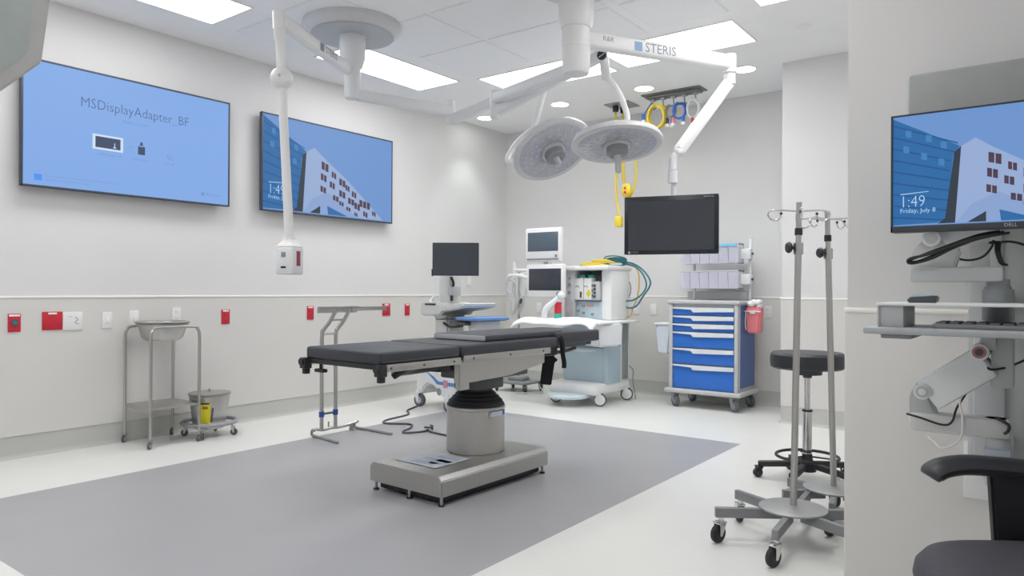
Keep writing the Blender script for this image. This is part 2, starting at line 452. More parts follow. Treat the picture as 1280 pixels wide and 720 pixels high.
rect(g, 2.502, 2.552, 2.068, 2.126, 2, .0796); rect(g, 2.518, 2.535, 2.138, 2.158, 2, .0796); rect(g, 2.51, 2.543, 2.134, 2.139, 2, .0796)
rect(g, 2.44, 2.465, 2.112, 2.116, 3, .0796)
rect(g, 2.715, 2.75, 2.09, 2.094, 3, .0796); rect(g, 2.722, 2.758, 2.072, 2.076, 3, .0796); rect(g, 2.715, 2.719, 2.07, 2.094, 3, .0796); rect(g, 2.754, 2.758, 2.055, 2.076, 3, .0796); rect(g, 2.722, 2.726, 2.055, 2.076, 3, .0796)
rect(g, 1.842, 1.888, 1.802, 1.843, 4, .0796)
rect(g, 2.985, 3.008, 1.826, 1.848, 3, .0796)
sc = g.build('screen', [s_sky, s_white, s_dark, s_txt2, s_sq], t)
def tvt(body, y, z, s, m=s_txt2, al='LEFT', sxx=1.0): text('lettering', body, m, sc, (.0805, y-2.495, z-2.175), UY, UZ, s, al, sxx=sxx, thin=-.012 if s > .05 else 0)
tvt('MSDisplayAdapter_BF', 2.114, 2.366, .098, s_txt, 'LEFT', .87)
tvt('Ready to connect', 2.395, 2.284, .026)
tvt('Windows + K', 2.24, 2.032, .026); tvt('Quick actions', 2.46, 2.03, .022); tvt('Settings', 2.70, 2.03, .022)
tvt('To use your screen, connect a device and choose this display from the list', 1.906, 1.837, .0155)
tvt('Swipe in from the edge of the touch screen', 1.906, 1.812, .0155)
tvt('Microsoft', 3.02, 1.836, .03)
t, w, h = wall_tv(3.514, 5.001, 1.760, 2.586, 'wall display showing a pale building under blue sky with the time 1:49')
picture(t, (.079, -w, -h), (0, 1, 0), (0, 0, 1), 2*w, 2*h)

# ------------------------------------------------------------------ wall plates
def wplate(name, label, cat, p, n, w, h, m, style, grp=None):
    """a small flush plate on a wall; n is 'x' (wall with the displays) or 'y' (the end wall)"""
    t = thing(name, label, cat, p, 0 if n == 'x' else -PI/2, grp)
    G().bx(0, .007, -w/2, w/2, -h/2, h/2, .002).build('plate', m, t)
    return t
def strip_label(t, w, h, ww=.7):
    G().bx(.0068, .0082, -w/2*ww, w/2*ww, h/2-.017, h/2-.005).build('label_strip', rail_m, t)
px_ = .007
t = wplate('wall_plate', 'red wall plate with a round dark button in its middle', 'wall plate', (px_, 1.76, .875), 'x', .072, .118, red, 0)
strip_label(t, .072, .118, .85); G().cyl((.006, 0, .002), (.014, 0, .002), .021, n=20).build('button_ring', dgrey, t); G().cyl((.013, 0, .002), (.018, 0, .002), .013, n=20).build('button', mat('button_teal', (66, 116, 134), .4), t)
t = wplate('wall_plate', 'wide red wall plate with a white strip joined to a white plate', 'wall plate', (px_, 1.98, .881), 'x', .122, .122, red, 0)
strip_label(t, .122, .122, .42)
t = wplate('wall_plate', 'wide white wall plate with printed marks joined to the wide red plate', 'wall plate', (px_, 2.106, .876), 'x', .124, .124, white, 0)
g = G(); g.tube([(.0085, .012, .03), (.0085, .03, .01), (.0085, .012, -.008), (.0085, .036, -.022)], .0018, 5, 5); g.bx(.0068, .0082, -.03, -.002, .030, .032); g.build('printed_mark', inkgrey, t)
def rocker(t, k=1):
    for i in range(k):
        o = (i-(k-1)/2)*.028
        G().bx(.0065, .010, o-.010, o+.010, -.022, .022, .002).build('switch_rocker', rail_m, t)
def duplex(t, m=white):
    for s_ in (-1, 1):
        g = G().bx(.006, .0085, -.015, .015, s_*.022-.014, s_*.022+.014, .003)
        for q in (-.006, .006): g.bx(.008, .0092, q-.001, q+.001, s_*.022-.002, s_*.022+.007, mi=1)
        g.build('socket', [m, dgrey], t)
t = wplate('wall_plate', 'single white blank wall plate between wide white plate and basin stand', 'wall plate', (px_, 2.328, .876), 'x', .07, .115, white, 0); rocker(t)
t = wplate('wall_plate', 'white wall plate with a ridge just before the basin stand', 'wall plate', (px_, 2.513, .882), 'x', .07, .115, white, 0); rocker(t, 2)
t = wplate('wall_outlet', 'white wall outlet just above the steel basin', 'outlet', (px_, 2.83, .90), 'x', .07, .115, white, 0); duplex(t)
t = wplate('wall_outlet', 'red wall outlet above the kick bucket', 'outlet', (px_, 3.238, .875), 'x', .072, .118, red, 0); strip_label(t, .072, .118); duplex(t, red)
t = wplate('wall_outlet', 'red wall outlet beside the end of the steel frame crossbar, under the building display', 'outlet', (px_, 4.068, .888), 'x', .072, .122, red, 0); strip_label(t, .072, .122); duplex(t, red)
t = wplate('wall_outlet', 'wide red wall outlet at the thin tip of the steel frame crossbar', 'outlet', (px_, 4.992, .90), 'x', .105, .122, red, 0); strip_label(t, .105, .122, .5); duplex(t, red)
t = wplate('wall_outlet', 'narrow red wall outlet next to the white trolley with monitor', 'outlet', (px_, 5.284, .895), 'x', .068, .122, red, 0); strip_label(t, .068, .122); duplex(t, red)
t = wplate('wall_plate', 'white wall plate above the rail under the trolley monitor', 'wall plate', (px_-.007, 6.279, 1.205), 'x', .07, .115, white, 0); rocker(t)
yb_ = YB-.007
t = wplate('wall_outlet', 'white wall outlet below the two machine screens', 'outlet', (.50, yb_, .895), 'y', .075, .118, white, 0); duplex(t)
t = wplate('wall_outlet', 'white wall outlet behind the hanging machine hoses, nearer the machine', 'outlet', (1.775, yb_, .905), 'y', .07, .115, white, 0); duplex(t)
t = wplate('wall_plate', 'white blank wall plate between the hanging hoses and the blue cart', 'wall plate', (1.975, yb_, .905), 'y', .075, .118, white, 0); rocker(t)
t = wplate('wall_outlet', 'white wall outlet beside the red sharps bucket', 'outlet', (3.171, yb_, .905), 'y', .075, .118, white, 0); duplex(t)
t = wplate('wall_plate', 'white wall box low on the partition behind the task chair armrest', 'wall plate', (5.175, YP-.022, .565), 'y', .085, .17, white, 0); rocker(t)
g = G().cyl((0, 0, 0), (.022, 0, 0), .014, n=14).cyl((.02, 0, 0), (.055, 0, 0), .033, n=20, bev=.006)
tag(g.build('door_bumper', brubber), 'black round rubber bumper on the display wall at the picture edge', 'bumper').location = (.006, 1.632, .552)

# ------------------------------------------------------------------ operating table
T = thing('operating_table', 'black padded operating table on a steel column over the grey floor', 'operating table', (2.635, 3.15, 0), -.03)
g = G()
prof = [(-.275, .05), (-.275, .132), (-.25, .154), (.25, .154), (.275, .132), (.275, .05)]
g.prism(prof, (0, -.47, 0), (1, 0, 0), (0, 0, 1), (0, .915, 0), bev=.004)
base = g.build('base_cover', ss_lo, T)
g = G().bx(-.235, .235, -.43, .41, .010, .055, .006)
for sx in (-1, 1):
    g.bx(sx*.16-.05, sx*.16+.05, -.40, -.30, .008, .032, .006)
g.build('undercarriage', black, T)
for sx, sy in ((-.25, -.445), (.25, -.445), (-.25, .42), (.25, .42), (.02, -.45)):
    G().cyl((sx, sy, .0), (sx, sy, .008), .016, n=12, mi=1).cyl((sx, sy, .006), (sx, sy, .06), .008, n=10).build('levelling_foot', [ss, brubber], T)
g = G().bx(-.2, .12, -.36, -.08, .1565, .1575)
sh = g.build('label_sheet', mat('pale_sheet', (196, 200, 206), .75), T)
g = G()
for a, b, c_, d_ in ((-.1, .06, -.33, -.27), (-.1, .1, -.24, -.2), (-.06, .1, -.17, -.13), (.0, .1, -.3, -.2)): g.bx(a, b, c_, d_, .1574, .158)
g.build('printing', mat('sheet_print', (170, 181, 198), .75), sh)
G().lathe([(.172, .156), (.172, .40), (.176, .405), (.176, .42), (.168, .425), (0, .425)], (-.03, .13, 0), 40).build('column', ss_lo, T)
g = G(); a0 = math.radians(-22); a1 = math.radians(14)
g.lathe([(.1768, .372), (.1768, .398)], (-.03, .13, 0), 10, 0, a0, a1); g.lathe([(.1772, .372), (.1772, .402)], (-.03, .13, 0), 6, 1, math.radians(14), math.radians(26))
g.build('maker_sticker', [mat('sticker_pale', (196, 206, 220), .4), bluec], T)
pr = [(.172, .422), (.17, .432), (.158, .445), (.160, .450), (.140, .466), (.141, .471), (.120, .486), (.121, .491), (.100, .508), (.095, .56), (0, .56)]
G().lathe(pr, (-.03, .13, 0), 36).build('bellows', brubber, T)
g = G().bx(-.08, .2, -.12, .34, .60, .70, .008).bx(-.11, .08, .02, .26, .52, .62, .01)
g.build('head_mechanism', dgrey, T)
# steel side panels under the seat section
for sx in (-1, 1):
    x = sx*.225
    G().prism([(-.33, .735), (.42, .735), (.42, .665), (.1, .62), (-.2, .612), (-.33, .61)], (x, 0, 0), (0, 1, 0), (0, 0, 1), (sx*.04, 0, 0), bev=.003).build('side_panel', ss_lo, T)
G().bx(.225, .262, -.322, -.25, .575, .615, .004).build('side_bracket', ss_lo, T)
# frame plates under the pads
g = G().bx(-.27, .27, -.88, -.345, .728, .752, .003).bx(-.27, .27, -.335, .52, .735, .752, .003).bx(-.2, .2, .53, 1.04, .742, .764, .003)
g.build('board', black, T)
def railpiece(y0, y1, z):
    for sx in (-1, 1):
        g = G().bx(sx*.283-.006, sx*.283+.006, y0, y1, z-.018, z+.018, .002)
        for q in (0.1, .5, .9):
            yy = y0+(y1-y0)*q
            g.cyl((sx*.262, yy, z), (sx*.279, yy, z), .012, n=10).cyl((sx*.288, yy, z), (sx*.292, yy, z), .006, n=8, mi=1)
        g.build('side_rail', [ss, dgrey], T)
railpiece(-.875, -.345, .735); railpiece(-.325, .45, .741)
for sx in (-1, 1):
    g = G().bx(sx*.285-.022, sx*.285+.022, -.905, -.86, .70, .755, .004).bx(sx*.285-.014, sx*.285+.014, -.895, -.865, .672, .70, .003)
    g.cyl((sx*.285, -.915, .735), (sx*.285, -.895, .735), .018, n=14)
    g.build('rail_clamp', black, T)
g = G().cyl((-.19, -.86, .70), (-.19, -.86, .73), .008, n=10).bx(-.225, -.155, -.875, -.845, .685, .702, .003)
g.build('lock_knob', black, T)
g = G().bx(-.24, -.10, -.43, -.345, .690, .73, .004).build('actuator_housing', mat('beige_cast_metal', (150, 146, 132), .5, .4), T)
g = G().cyl((-.1, -.36, .70), (-.1, -.15, .69), .028, n=14).cyl((.12, -.45, .705), (.12, -.30, .70), .022, n=14).bx(-.22, .2, -.33, -.27, .68, .73, .006)
g.bx(-.16, .08, -.30, -.16, .655, .71, .006)
g.build('leg_actuator', black, T)
g = G().tube([(-.12, -.28, .68), (-.15, -.31, .665), (-.18, -.33, .645), (-.22, -.35, .615)], .02, 8, 4)
g.build('release_lever', black, T)
def pad(x, y0, y1, z0, z1, notch=False):
    g = G(); g.box((0, (y0+y1)/2, (z0+z1)/2), (2*x, y1-y0, z1-z0), .014, seg=3)
    g.tube([(-x-.0005, y0+.01, z0+.012), (-x-.0005, y1-.01, z0+.012)], .003, 6, 1); g.tube([(x+.0005, y0+.01, z0+.012), (x+.0005, y1-.01, z0+.012)], .003, 6, 1)
    if notch: g.prism([(-.09, y1-.16), (.09, y1-.16), (.07, y1-.01), (-.07, y1-.01)], (0, 0, z1-.001), (1, 0, 0), (0, 1, 0), (0, 0, .0016), 1)
    return g.build('pad_section', [vinyl, black], T)
pad(.282, -.885, -.345, .752, .812, True); pad(.282, -.330, .535, .752, .814); pad(.25, .57, 1.07, .765, .838)
g = G().bx(-.26, .262, .53, .575, .745, .81, .01).bx(.15, .25, .40, .58, .70, .745, .008).cyl((-.2, .55, .72), (.24, .55, .72), .025, n=14)
g.build('head_joint', black, T)
g = G().bx(-.012, .012, .545, 1.02, .73, .75, .003)
for sx in (-1, 1): g.bx(sx*.2-.006, sx*.2+.006, .62, .97, .735, .765, .002).cyl((sx*.2, .72, .735), (sx*.2, .72, .71), .012, n=10)
g.tube([(.12, .6, .72), (.14, .75, .70), (.13, .95, .715)], .012, 8, 4)
g.build('head_frame', dgrey, T)
g = G().tube([(.262, .585, .81), (.275, .585, .79), (.277, .59, .72), (.279, .605, .655), (.282, .60, .62)], .018, 8, 4, sx=.35)
g.build('restraint_strap', blackm, T)

# hand control holster hanging under the table
H = thing('hand_control', 'black hand control with pointed top hanging under the far end of the table', 'hand control', (2.605, 4.06, .46), -.1)
g = G().prism([(-.048, 0), (.030, -.005), (.052, .15), (.075, .165), (.03, .205), (.0, .20), (-.05, .165), (-.03, .15)], (0, -.018, 0), (.8, .6, 0), (0, 0, 1), (-.022, .029, 0), bev=.005)
g.build('body', blackm, H)
G().tube([(.012, 0, .20), (.02, .0, .25), (.0, -.03, .272)], .006, 6, 4).build('hook', black, H)

# extra pad lying on the table
P = thing('gel_pad', 'thin charcoal gel pad lying on top of the operating table', 'pad', (2.635, 3.15, .8145), -.03)
G().box((.02, .30, .017), (.40, .74, .034), .008).build('pad_top', vinyl2, P)
G().bx(-.176, .216, -.0765, -.069, .004, .031, .002).build('end_panel', padedge, P)

# ------------------------------------------------------------------ surgical light heads
def lamp(label, ctr, nrm, R_, handle_len=.12):
    t = thing('surgical_lamp', label, 'surgical lamp', ctr)
    q = V(nrm).normalized().to_track_quat('Z', 'Y').to_matrix()
    t.rotation_euler = q.to_euler()
    # local +z = the side the light leaves from
    G().lathe([(0, -.075), (.07, -.075), (.09, -.062), (R_*.8, -.045), (R_*.97, -.018), (R_, .0), (R_*.995, .018), (R_*.95, .028), (R_*.86, .024), (R_*.84, .018), (0, .018)], n=48).build('shell', lamp_shell, t)
    g = G().lathe([(R_*.30, .0195), (R_*.84, .0185), (R_*.86, .025), (R_*.80, .028), (R_*.34, .028), (R_*.30, .0195)], n=48)
    for ring, cnt in ((.42, 12), (.57, 18), (.72, 24)):
        for i in range(cnt):
            a = 2*PI*(i+.5*(ring > .5))/cnt
            g.lathe([(0, .0315), (.013, .0305), (.016, .0275)], (R_*ring*math.cos(a), R_*ring*math.sin(a), 0), 10, 1)
    g.build('lens_ring', [glassy, lens_face], t)
    G().lathe([(R_*.30, .018), (R_*.29, .040), (R_*.16, .040), (R_*.15, .02)], n=30).build('hub_ring', lamp_shell, t)
    G().lathe([(R_*.24, .03), (R_*.235, .085), (R_*.2, .095), (0, .095)], n=26).build('hub', mgrey, t)
    G().lathe([(.026, .09), (.024, .1), (.021, .13), (.021, .09+handle_len), (.015, .1+handle_len), (0, .1+handle_len)], n=18).build('handle', lgrey, t)
    return t, q
def cam_dir(x, y, tz): return Rt*x+Dn*y-Fw*tz
L1c = dep(5.45, 690, 187); L1n = cam_dir(.34, .80, .50)
L2c = dep(4.9, 771, 178); L2n = cam_dir(.02, .96, .22)
lamp('round grey surgical lamp head tilted steeply, half behind the other lamp', L1c, L1n, .318, .06)
lamp('round grey surgical lamp head hanging almost level nearest the lettered arm', L2c, L2n, .312, .12)

# ------------------------------------------------------------------ ceiling boom with canopy, power pendant and lamp arm
def bar(g, a, b, hw, hh, bev=.012, mi=0):
    a = V(a); b = V(b); d = b-a
    rx = d.normalized(); ry = V((0, 0, 1)).cross(rx).normalized(); rz = rx.cross(ry)
    m = Matrix((rx, ry, rz)).transposed()
    g.box((a+b)/2, (d.length, 2*hw, 2*hh), bev, m, mi, seg=3)
    return g
B = thing('ceiling_boom', 'white ceiling boom with round canopy, two arms and a lamp arm', 'ceiling boom', (1.29, 3.45, ZC))
def loc(p): return V(p)-B.location
G().lathe([(.35, 0), (.35, -.03), (.34, -.045), (.30, -.078), (.28, -.083), (0, -.083)], n=48).build('canopy', lamp_shell, B)
g = G().lathe([(.295, -.0835), (.1, -.0835)], n=48); g.build('canopy_plate', lgrey, B)
G().lathe([(.085, -.083), (.094, -.12), (.094, -.16), (.09, -.25), (.07, -.31), (.058, -.32)], n=32).build('hub_cover', white2, B)
G().lathe([(.058, -.31), (.058, -.52), (.052, -.535), (0, -.535)], n=28).build('hub_column', white2, B)
pe = V((1.70, 2.56, 2.685)); ps = V((1.30, 3.40, 2.685))
g = G(); bar(g, loc(ps), loc(pe), .032, .038, .016)
arm = g.build('pendant_arm', white, B)
dr = (pe-ps).normalized(); sd = V((dr.y, -dr.x, 0)) if V((dr.y, -dr.x, 0)).dot(CAM-ps) > 0 else V((-dr.y, dr.x, 0))
tx = -dr if (-dr).dot(Rt) > 0 else dr
base_pt = loc(ps+dr*.42)+sd*.0325
text('lettering', 'STERIS', inkgrey, arm, base_pt, tx, (0, 0, 1), .062)
G().box(base_pt-tx*.05+sd*.001, (.05, .002, .05), 0, Matrix((tx, -sd, V((0, 0, 1)))).transposed()).build('maker_mark', mgrey, arm)
# pendant drop tube
T_ = []
pb = dep(4.26, 352, 98); top = dep(4.24, 348.5, 14); bot = dep(4.28, 362, 303); bx_ = dep(4.28, 362, 325)
g = G().cyl(loc(dep(4.24, 349, 38)), loc(top), .036, n=24, bev=.004).cyl(loc(dep(4.25, 350, 51)), loc(dep(4.24, 349, 37)), .032, n=24).cyl(loc(pb), loc(dep(4.25, 350, 50)), .0265, n=24)
g.build('drop_tube', white, B)
g = G().sph(loc(pb), .066, n=28).cyl(loc(pb)+V((.03, -.035, 0)), loc(pb)+V((.05, -.052, 0)), .008, n=10, mi=1)
g.build('tilt_joint', [white, lgrey], B)
g = G().tube([loc(pb), loc(pb)*.75+loc(bot)*.25, loc(bot)*.75+loc(pb)*.25, loc(bot)], lambda u: .0255+.002*u, 20, 4)
g.build('lower_tube', white, B)
O = bx_
rzq = Matrix.Rotation(math.radians(19), 3, 'Z')
g = G(); g.box(loc(O)+V((0, 0, -.005)), (.118, .118, .165), .012, rzq, seg=3)
g.lathe([(.078, .078), (.06, .1), (.04, .12), (.036, .14)], loc(O), 4, rot=Matrix.Rotation(math.radians(64), 3, 'Z'))
ob = g.build('outlet_box', white, B)
for ang, mm in ((-71, None), (19, 1)):
    a = math.radians(ang); n_ = V((math.cos(a), math.sin(a), 0)); tt = V((-n_.y, n_.x, 0))
    m3 = Matrix((n_, tt, V((0, 0, 1)))).transposed()
    g = G(); g.box(loc(O)+n_*.0595+V((0, 0, -.005)), (.003, .094, .13), .001, m3)
    pl_ = g.build('outlet_face', white2, ob)
    g = G()
    if mm: g.box(loc(O)+n_*.0615+V((0, 0, .008)), (.004, .036, .088), .001, m3)
    else:
        g.box(loc(O)+n_*.0615+V((0, 0, -.045)), (.004, .034, .012), .001, m3); g.box(loc(O)+n_*.0615+V((0, 0, .03)), (.004, .03, .03), .001, m3, 1)
    g.build('socket', [mat('pendant_red', (150, 66, 74), .5), offw] if mm else [black, inkgrey], pl_)
# lamp arm of the boom
ce = V((1.542, 4.232, 2.515)); cs = V((1.31, 3.47, 2.515))
g = G(); bar(g, loc(cs), loc(ce), .038, .04, .02); g.build('lamp_arm', white2, B)
g = G().cyl(loc(ce)+V((0, 0, -.10)), loc(ce)+V((0, 0, .085)), .036, n=22, bev=.004)
g.build('pivot', white2, B)
se = dep(5.45, 688, 95); ss_ = V((1.542, 4.232, 2.44))
g = G(); bar(g, loc(ss_), loc(se), .034, .04, .016); g.build('spring_arm', white2, B)
yt = dep(5.45, 684, 98); y1_ = dep(5.45, 676, 128); y2_ = dep(5.45, 667, 160); y3_ = dep(5.6, 645, 180); y4_ = dep(5.6, 634, 200)
att = L1c-L1n.normalized()*.078
g = G().tube([loc(se), loc(yt), loc(y1_), loc(y2_)], .025, 14, 5).sph(loc(y2_), .03)
g.tube([loc(y2_), loc(y2_)*.4+loc(att)*.6+V((0, 0, .04)), loc(att)], .02, 12, 5)
g.tube([loc(y2_), loc(y3_), loc(y4_), loc(dep(5.55, 645, 203))], .022, 12, 5)
g.build('yoke', white, B)

# ------------------------------------------------------------------ second hub: long lettered arm and lamp arm
S = thing('surgical_light_mount', 'white ceiling hub with long lettered arm and lamp spring arm', 'ceiling boom', (2.957, 3.83, ZC))
def ls(p): return V(p)-S.location
G().lathe([(.24, 0), (.24, -.03), (.2, -.045), (0, -.045)], n=40).build('canopy', lamp_shell, S)
G().lathe([(.095, -.04), (.112, -.08), (.112, -.17), (.106, -.245), (.094, -.275), (0, -.275)], n=32).build('hub_cover', white, S)
g = G().lathe([(.087, -.27), (.087, -.39), (.089, -.392), (.089, -.398), (.087, -.40), (.087, -.545), (.078, -.562), (0, -.562)], n=32)
g.build('hub_column', white, S)
a0_ = V((2.957, 3.83, 2.685)); a1_ = V((3.56, 4.875, 2.685))
g = G(); bar(g, ls(a0_), ls(a1_), .04, .05, .02)
arm = g.build('long_arm', white, S)
dr = (a1_-a0_).normalized(); sd = V((dr.y, -dr.x, 0))
bp_ = ls(a0_+dr*.40)+sd*.0405
text('lettering', 'STERIS', inkgrey, arm, bp_+dr*.085-V((0, 0, .004)), dr, (0, 0, 1), .085)
G().box(bp_+dr*.035+sd*.001-V((0, 0, .002)), (.058, .002, .058), 0, Matrix((dr, -sd, V((0, 0, 1)))).transposed()).build('maker_mark', stblue, arm)
text('lettering', 'R&R', inkgrey, arm, ls(a0_+dr*.17)+sd*.0405+V((0, 0, .012)), dr, (0, 0, 1), .045)
g = G().cyl(ls(a1_)+V((0, 0, -.075)), ls(a1_)+V((0, 0, .06)), .045, n=24, bev=.006).cyl(ls(a1_)+V((0, 0, -.15)), ls(a1_)+V((0, 0, -.078)), .04, n=24)
g.build('arm_pivot', white, S)
m0 = a1_+V((0, 0, -.13)); m1 = dep(4.68, 848, 190)
g = G(); bar(g, ls(m0), ls(m1), .032, .036, .016); g.sph(ls(m1), .034)
g.build('display_spring_arm', white, S)
mc = dep(4.68, 838, 281)
g = G().tube([ls(m1), ls(dep(4.68, 842, 198)), ls(dep(4.68, 841, 212))], .026, 14, 4).cyl(ls(dep(4.68, 841, 229)), ls(dep(4.68, 841, 214)), .032, n=18)
vt = dep(4.68, 842, 228)
g.cyl(ls(V((vt.x, vt.y, 1.55))), ls(vt), .016, n=14)
g.build('drop_post', white2, S)
b1 = V((2.10, 4.095, 2.50)); b0_ = V((2.957, 3.83, 2.50))
g = G(); bar(g, ls(b0_), ls(b1), .036, .04, .018); g.build('lamp_arm', white2, S)
g = G().cyl(ls(b1)+V((0, 0, -.15)), ls(b1)+V((0, 0, .055)), .037, n=22, bev=.004); g.build('pivot', white2, S)
j = dep(4.9, 752, 69); b2 = b1+V((0, 0, -.10))
g = G(); bar(g, ls(b2), ls(j), .033, .038, .016); g.build('lamp_spring_arm', white2, S)
tc = (CAM-j).normalized()
g = G().cyl(ls(j-tc*.045), ls(j+tc*.045), .042, n=24, bev=.006)
jt = g.build('elbow_joint', white, S)
g = G().cyl(ls(j+tc*.045), ls(j+tc*.048), .032, n=24); g.box(ls(j+tc*.049), (.006, .05, .004), 0, (tc.to_track_quat('X', 'Z').to_matrix() @ Matrix.Rotation(.6, 3, 'X')), 1)
g.build('joint_cap', [black, white], jt)
att2 = L2c-L2n.normalized()*.08
g = G().cyl(ls(dep(4.9, 758, 100)), ls(dep(4.9, 755, 74)), .033, n=18).tube([ls(dep(4.9, 758, 97)), ls(dep(4.9, 768, 108)), ls(dep(4.9, 778, 126)), ls(dep(4.92, 784, 150)), ls(att2)], .021, 14, 5)
g.build('yoke', white, S)

# monitor carried by the long arm
mc = dep(4.60, 838, 281)
D = thing('surgical_display', 'black framed blank display hanging from the long lettered arm', 'display', mc)
pL = dep(4.71, 779, 281); pR = dep(4.495, 896.5, 280)
u = (pR-pL); W_ = u.length; u.z = 0; u.normalize(); nrm = V((u.y, -u.x, 0))
D.rotation_euler = (0, 0, math.atan2(u.y, u.x))   # local x across the screen, -y to the viewer
hw, hh = W_/2, .188
G().bx(-hw, hw, .0, .05, -hh, hh, .012).build('housing', black, D)
g = G().bx(-hw+.026, hw-.026, -.0015, .004, -hh+.026, hh-.032)
G().bx(-hw, hw, -.0005, .002, -hh, hh, .0008).build('bezel', mat('bezel_navy', (30, 35, 44), .3), D)
g.build('screen', scr_dark, D)
G().bx(-.06, .06, .05, .075, -.06, .06, .004).build('mount_plate', lgrey, D)
text('lettering', 'STERIS', inkgrey, D, (-hw+.045, -.002, -hh+.013), (1, 0, 0), (0, 0, 1), .017)
G().bx(-hw+.026, -hw+.04, -.0025, -.001, -hh+.006, -hh+.02).build('maker_mark', lgrey, D)
text('lettering', 'VividFocus', lgrey, D, (hw-.028, -.002, hh-.014), (1, 0, 0), (0, 0, 1), .015, 'RIGHT')

# ------------------------------------------------------------------ ceiling hose rail and hoses
HR = thing('ceiling_hose_rail', 'grey ceiling plate with hooks carrying coiled hoses', 'hose rail', (2.43, 6.46, ZC))
G().bx(-.30, .30, -.10, .10, -.012, 0, .003).bx(-.27, .27, -.06, .06, -.035, -.012, .004).build('plate', mat('rail_grey', (130, 130, 130), .5, .5), HR)
hx = [-.22, -.11, 0, .11, .22]
for x in hx:
    G().tube([(x, 0, -.03), (x, 0, -.09), (x, .03, -.125), (x, .065, -.105)], .008, 8, 4).bx(x-.022, x+.022, -.02, .02, -.055, -.03, .003).build('hook', alum, HR)
def coil(name, label, x, z, r, turns, m, rad=.009, y=6.42, sq=1.15, fit=None, tilt=0):
    t = thing(name, label, 'hose', (x, y, z), 0)
    pts = []
    for i in range(turns*12+1):
        a = 2*PI*i/12+PI/2
        rr = r*(1-.10*math.sin(i*.7))
        pts.append((rr*math.cos(a)+tilt*math.sin(a)*.3, (i/(turns*12)-.5)*.03*turns, rr*sq*math.sin(a)))
    G().tube(pts, rad, 8, 3).build('coil', m, t)
    if fit:
        for dx, dz, mm in fit:
            G().cyl((dx, -.01, dz), (dx, -.01, dz-.06), .016, n=12, mi=0).cyl((dx, -.01, dz-.055), (dx, -.01, dz-.085), .022, n=12, mi=1).build('fitting', [mm, white], t)
    return t
coil('coiled_hose', 'bright yellow hose coiled on the ceiling hooks', 2.27, 2.80, .085, 3, yellow, .011, 6.42, 1.3, [(.02, -.10, green)])
coil('coiled_hose', 'blue hose coiled on the middle ceiling hook', 2.50, 2.83, .06, 2, bluehose, .011, 6.44, 1.2, [(-.06, -.06, redt), (.04, -.06, bluehose)])
coil('coiled_hose', 'white hose coiled on the ceiling hook nearest the lettered arm', 2.64, 2.83, .055, 2, white2, .008, 6.43, 1.6, [(.0, -.09, red)])
coil('coiled_hose', 'grey hose coiled between yellow and blue hoses on the ceiling hooks', 2.40, 2.845, .045, 2, mgrey, .009, 6.46, 1.2, [(-.03, -.07, dgrey), (.02, -.08, bluehose)])
t = thing('hose_connector', 'blue and white hose connector dangling beside the yellow coil', 'hose connector', (2.12, 6.44, 2.83))
G().tube([(0.09, 0, .12), (.04, 0, .06), (0, 0, .0)], .007, 8, 4).build('tail', bluehose, t)
G().cyl((0, 0, -.045), (0, 0, .02), .02, n=14).cyl((0, 0, -.1), (0, 0, -.04), .024, n=14, mi=1).build('connector_body', [bluehose, white], t)
# small plate with hanging yellow power cords
HP = thing('ceiling_cord_plate', 'small square grey ceiling plate with black cord outlets above the lamps', 'ceiling plate', (1.80, 6.585, ZC))
G().bx(-.14, .14, -.13, .13, -.01, 0, .003).build('plate', alum, HP)
for x, y in ((-.05, -.04), (.05, -.02), (-.01, .05)): G().cyl((x, y, -.07), (x, y, -.008), .03, n=16).build('cord_outlet', black, HP)
def cord(label, pts, r=.012, plug=None):
    p0 = V(pts[0]); t = thing('hanging_power_cord', label, 'power cord', p0)
    G().tube([V(p)-p0 for p in pts], r, 8, 6).build('cable', yellow if r > .009 else amber, t)
    return t, p0
yy = 6.56
c1, p0 = cord('yellow power cord hanging straight down to a square yellow box', [(1.75, 6.545, 2.94), (1.75, 6.545, 2.6), at(1, 6.5, 771, 205), at(1, 6.5, 770, 240), at(1, 6.5, 774, 268)], .012)
q = at(1, 6.5, 773.5, 277)-p0
G().box(q, (.075, .06, .11), .01).build('outlet_box', yellow, c1)
c2, p0 = cord('yellow power cord looping down to a yellow connector with red sockets', [(1.85, 6.565, 2.94), (1.87, 6.56, 2.6), at(1, 6.55, 794, 200), at(1, 6.55, 795, 222), at(1, 6.55, 790, 242), at(1, 6.55, 783, 250)], .012)
q = at(1, 6.52, 783, 238)-p0
g = G().sph(q, .058, (1, .55, 1.25)).cyl(q+V((0, -.025, .022)), q+V((0, -.036, .022)), .013, n=12, mi=1).cyl(q+V((0, -.025, -.022)), q+V((0, -.036, -.022)), .013, n=12, mi=1)
g.build('connector', [yellow, red], c2)
c3, p0 = cord('yellow power cord running from the ceiling to the loop connector', [(1.79, 6.635, 2.94), (1.81, 6.62, 2.5), at(1, 6.58, 779, 205), at(1, 6.57, 780, 228)], .016)

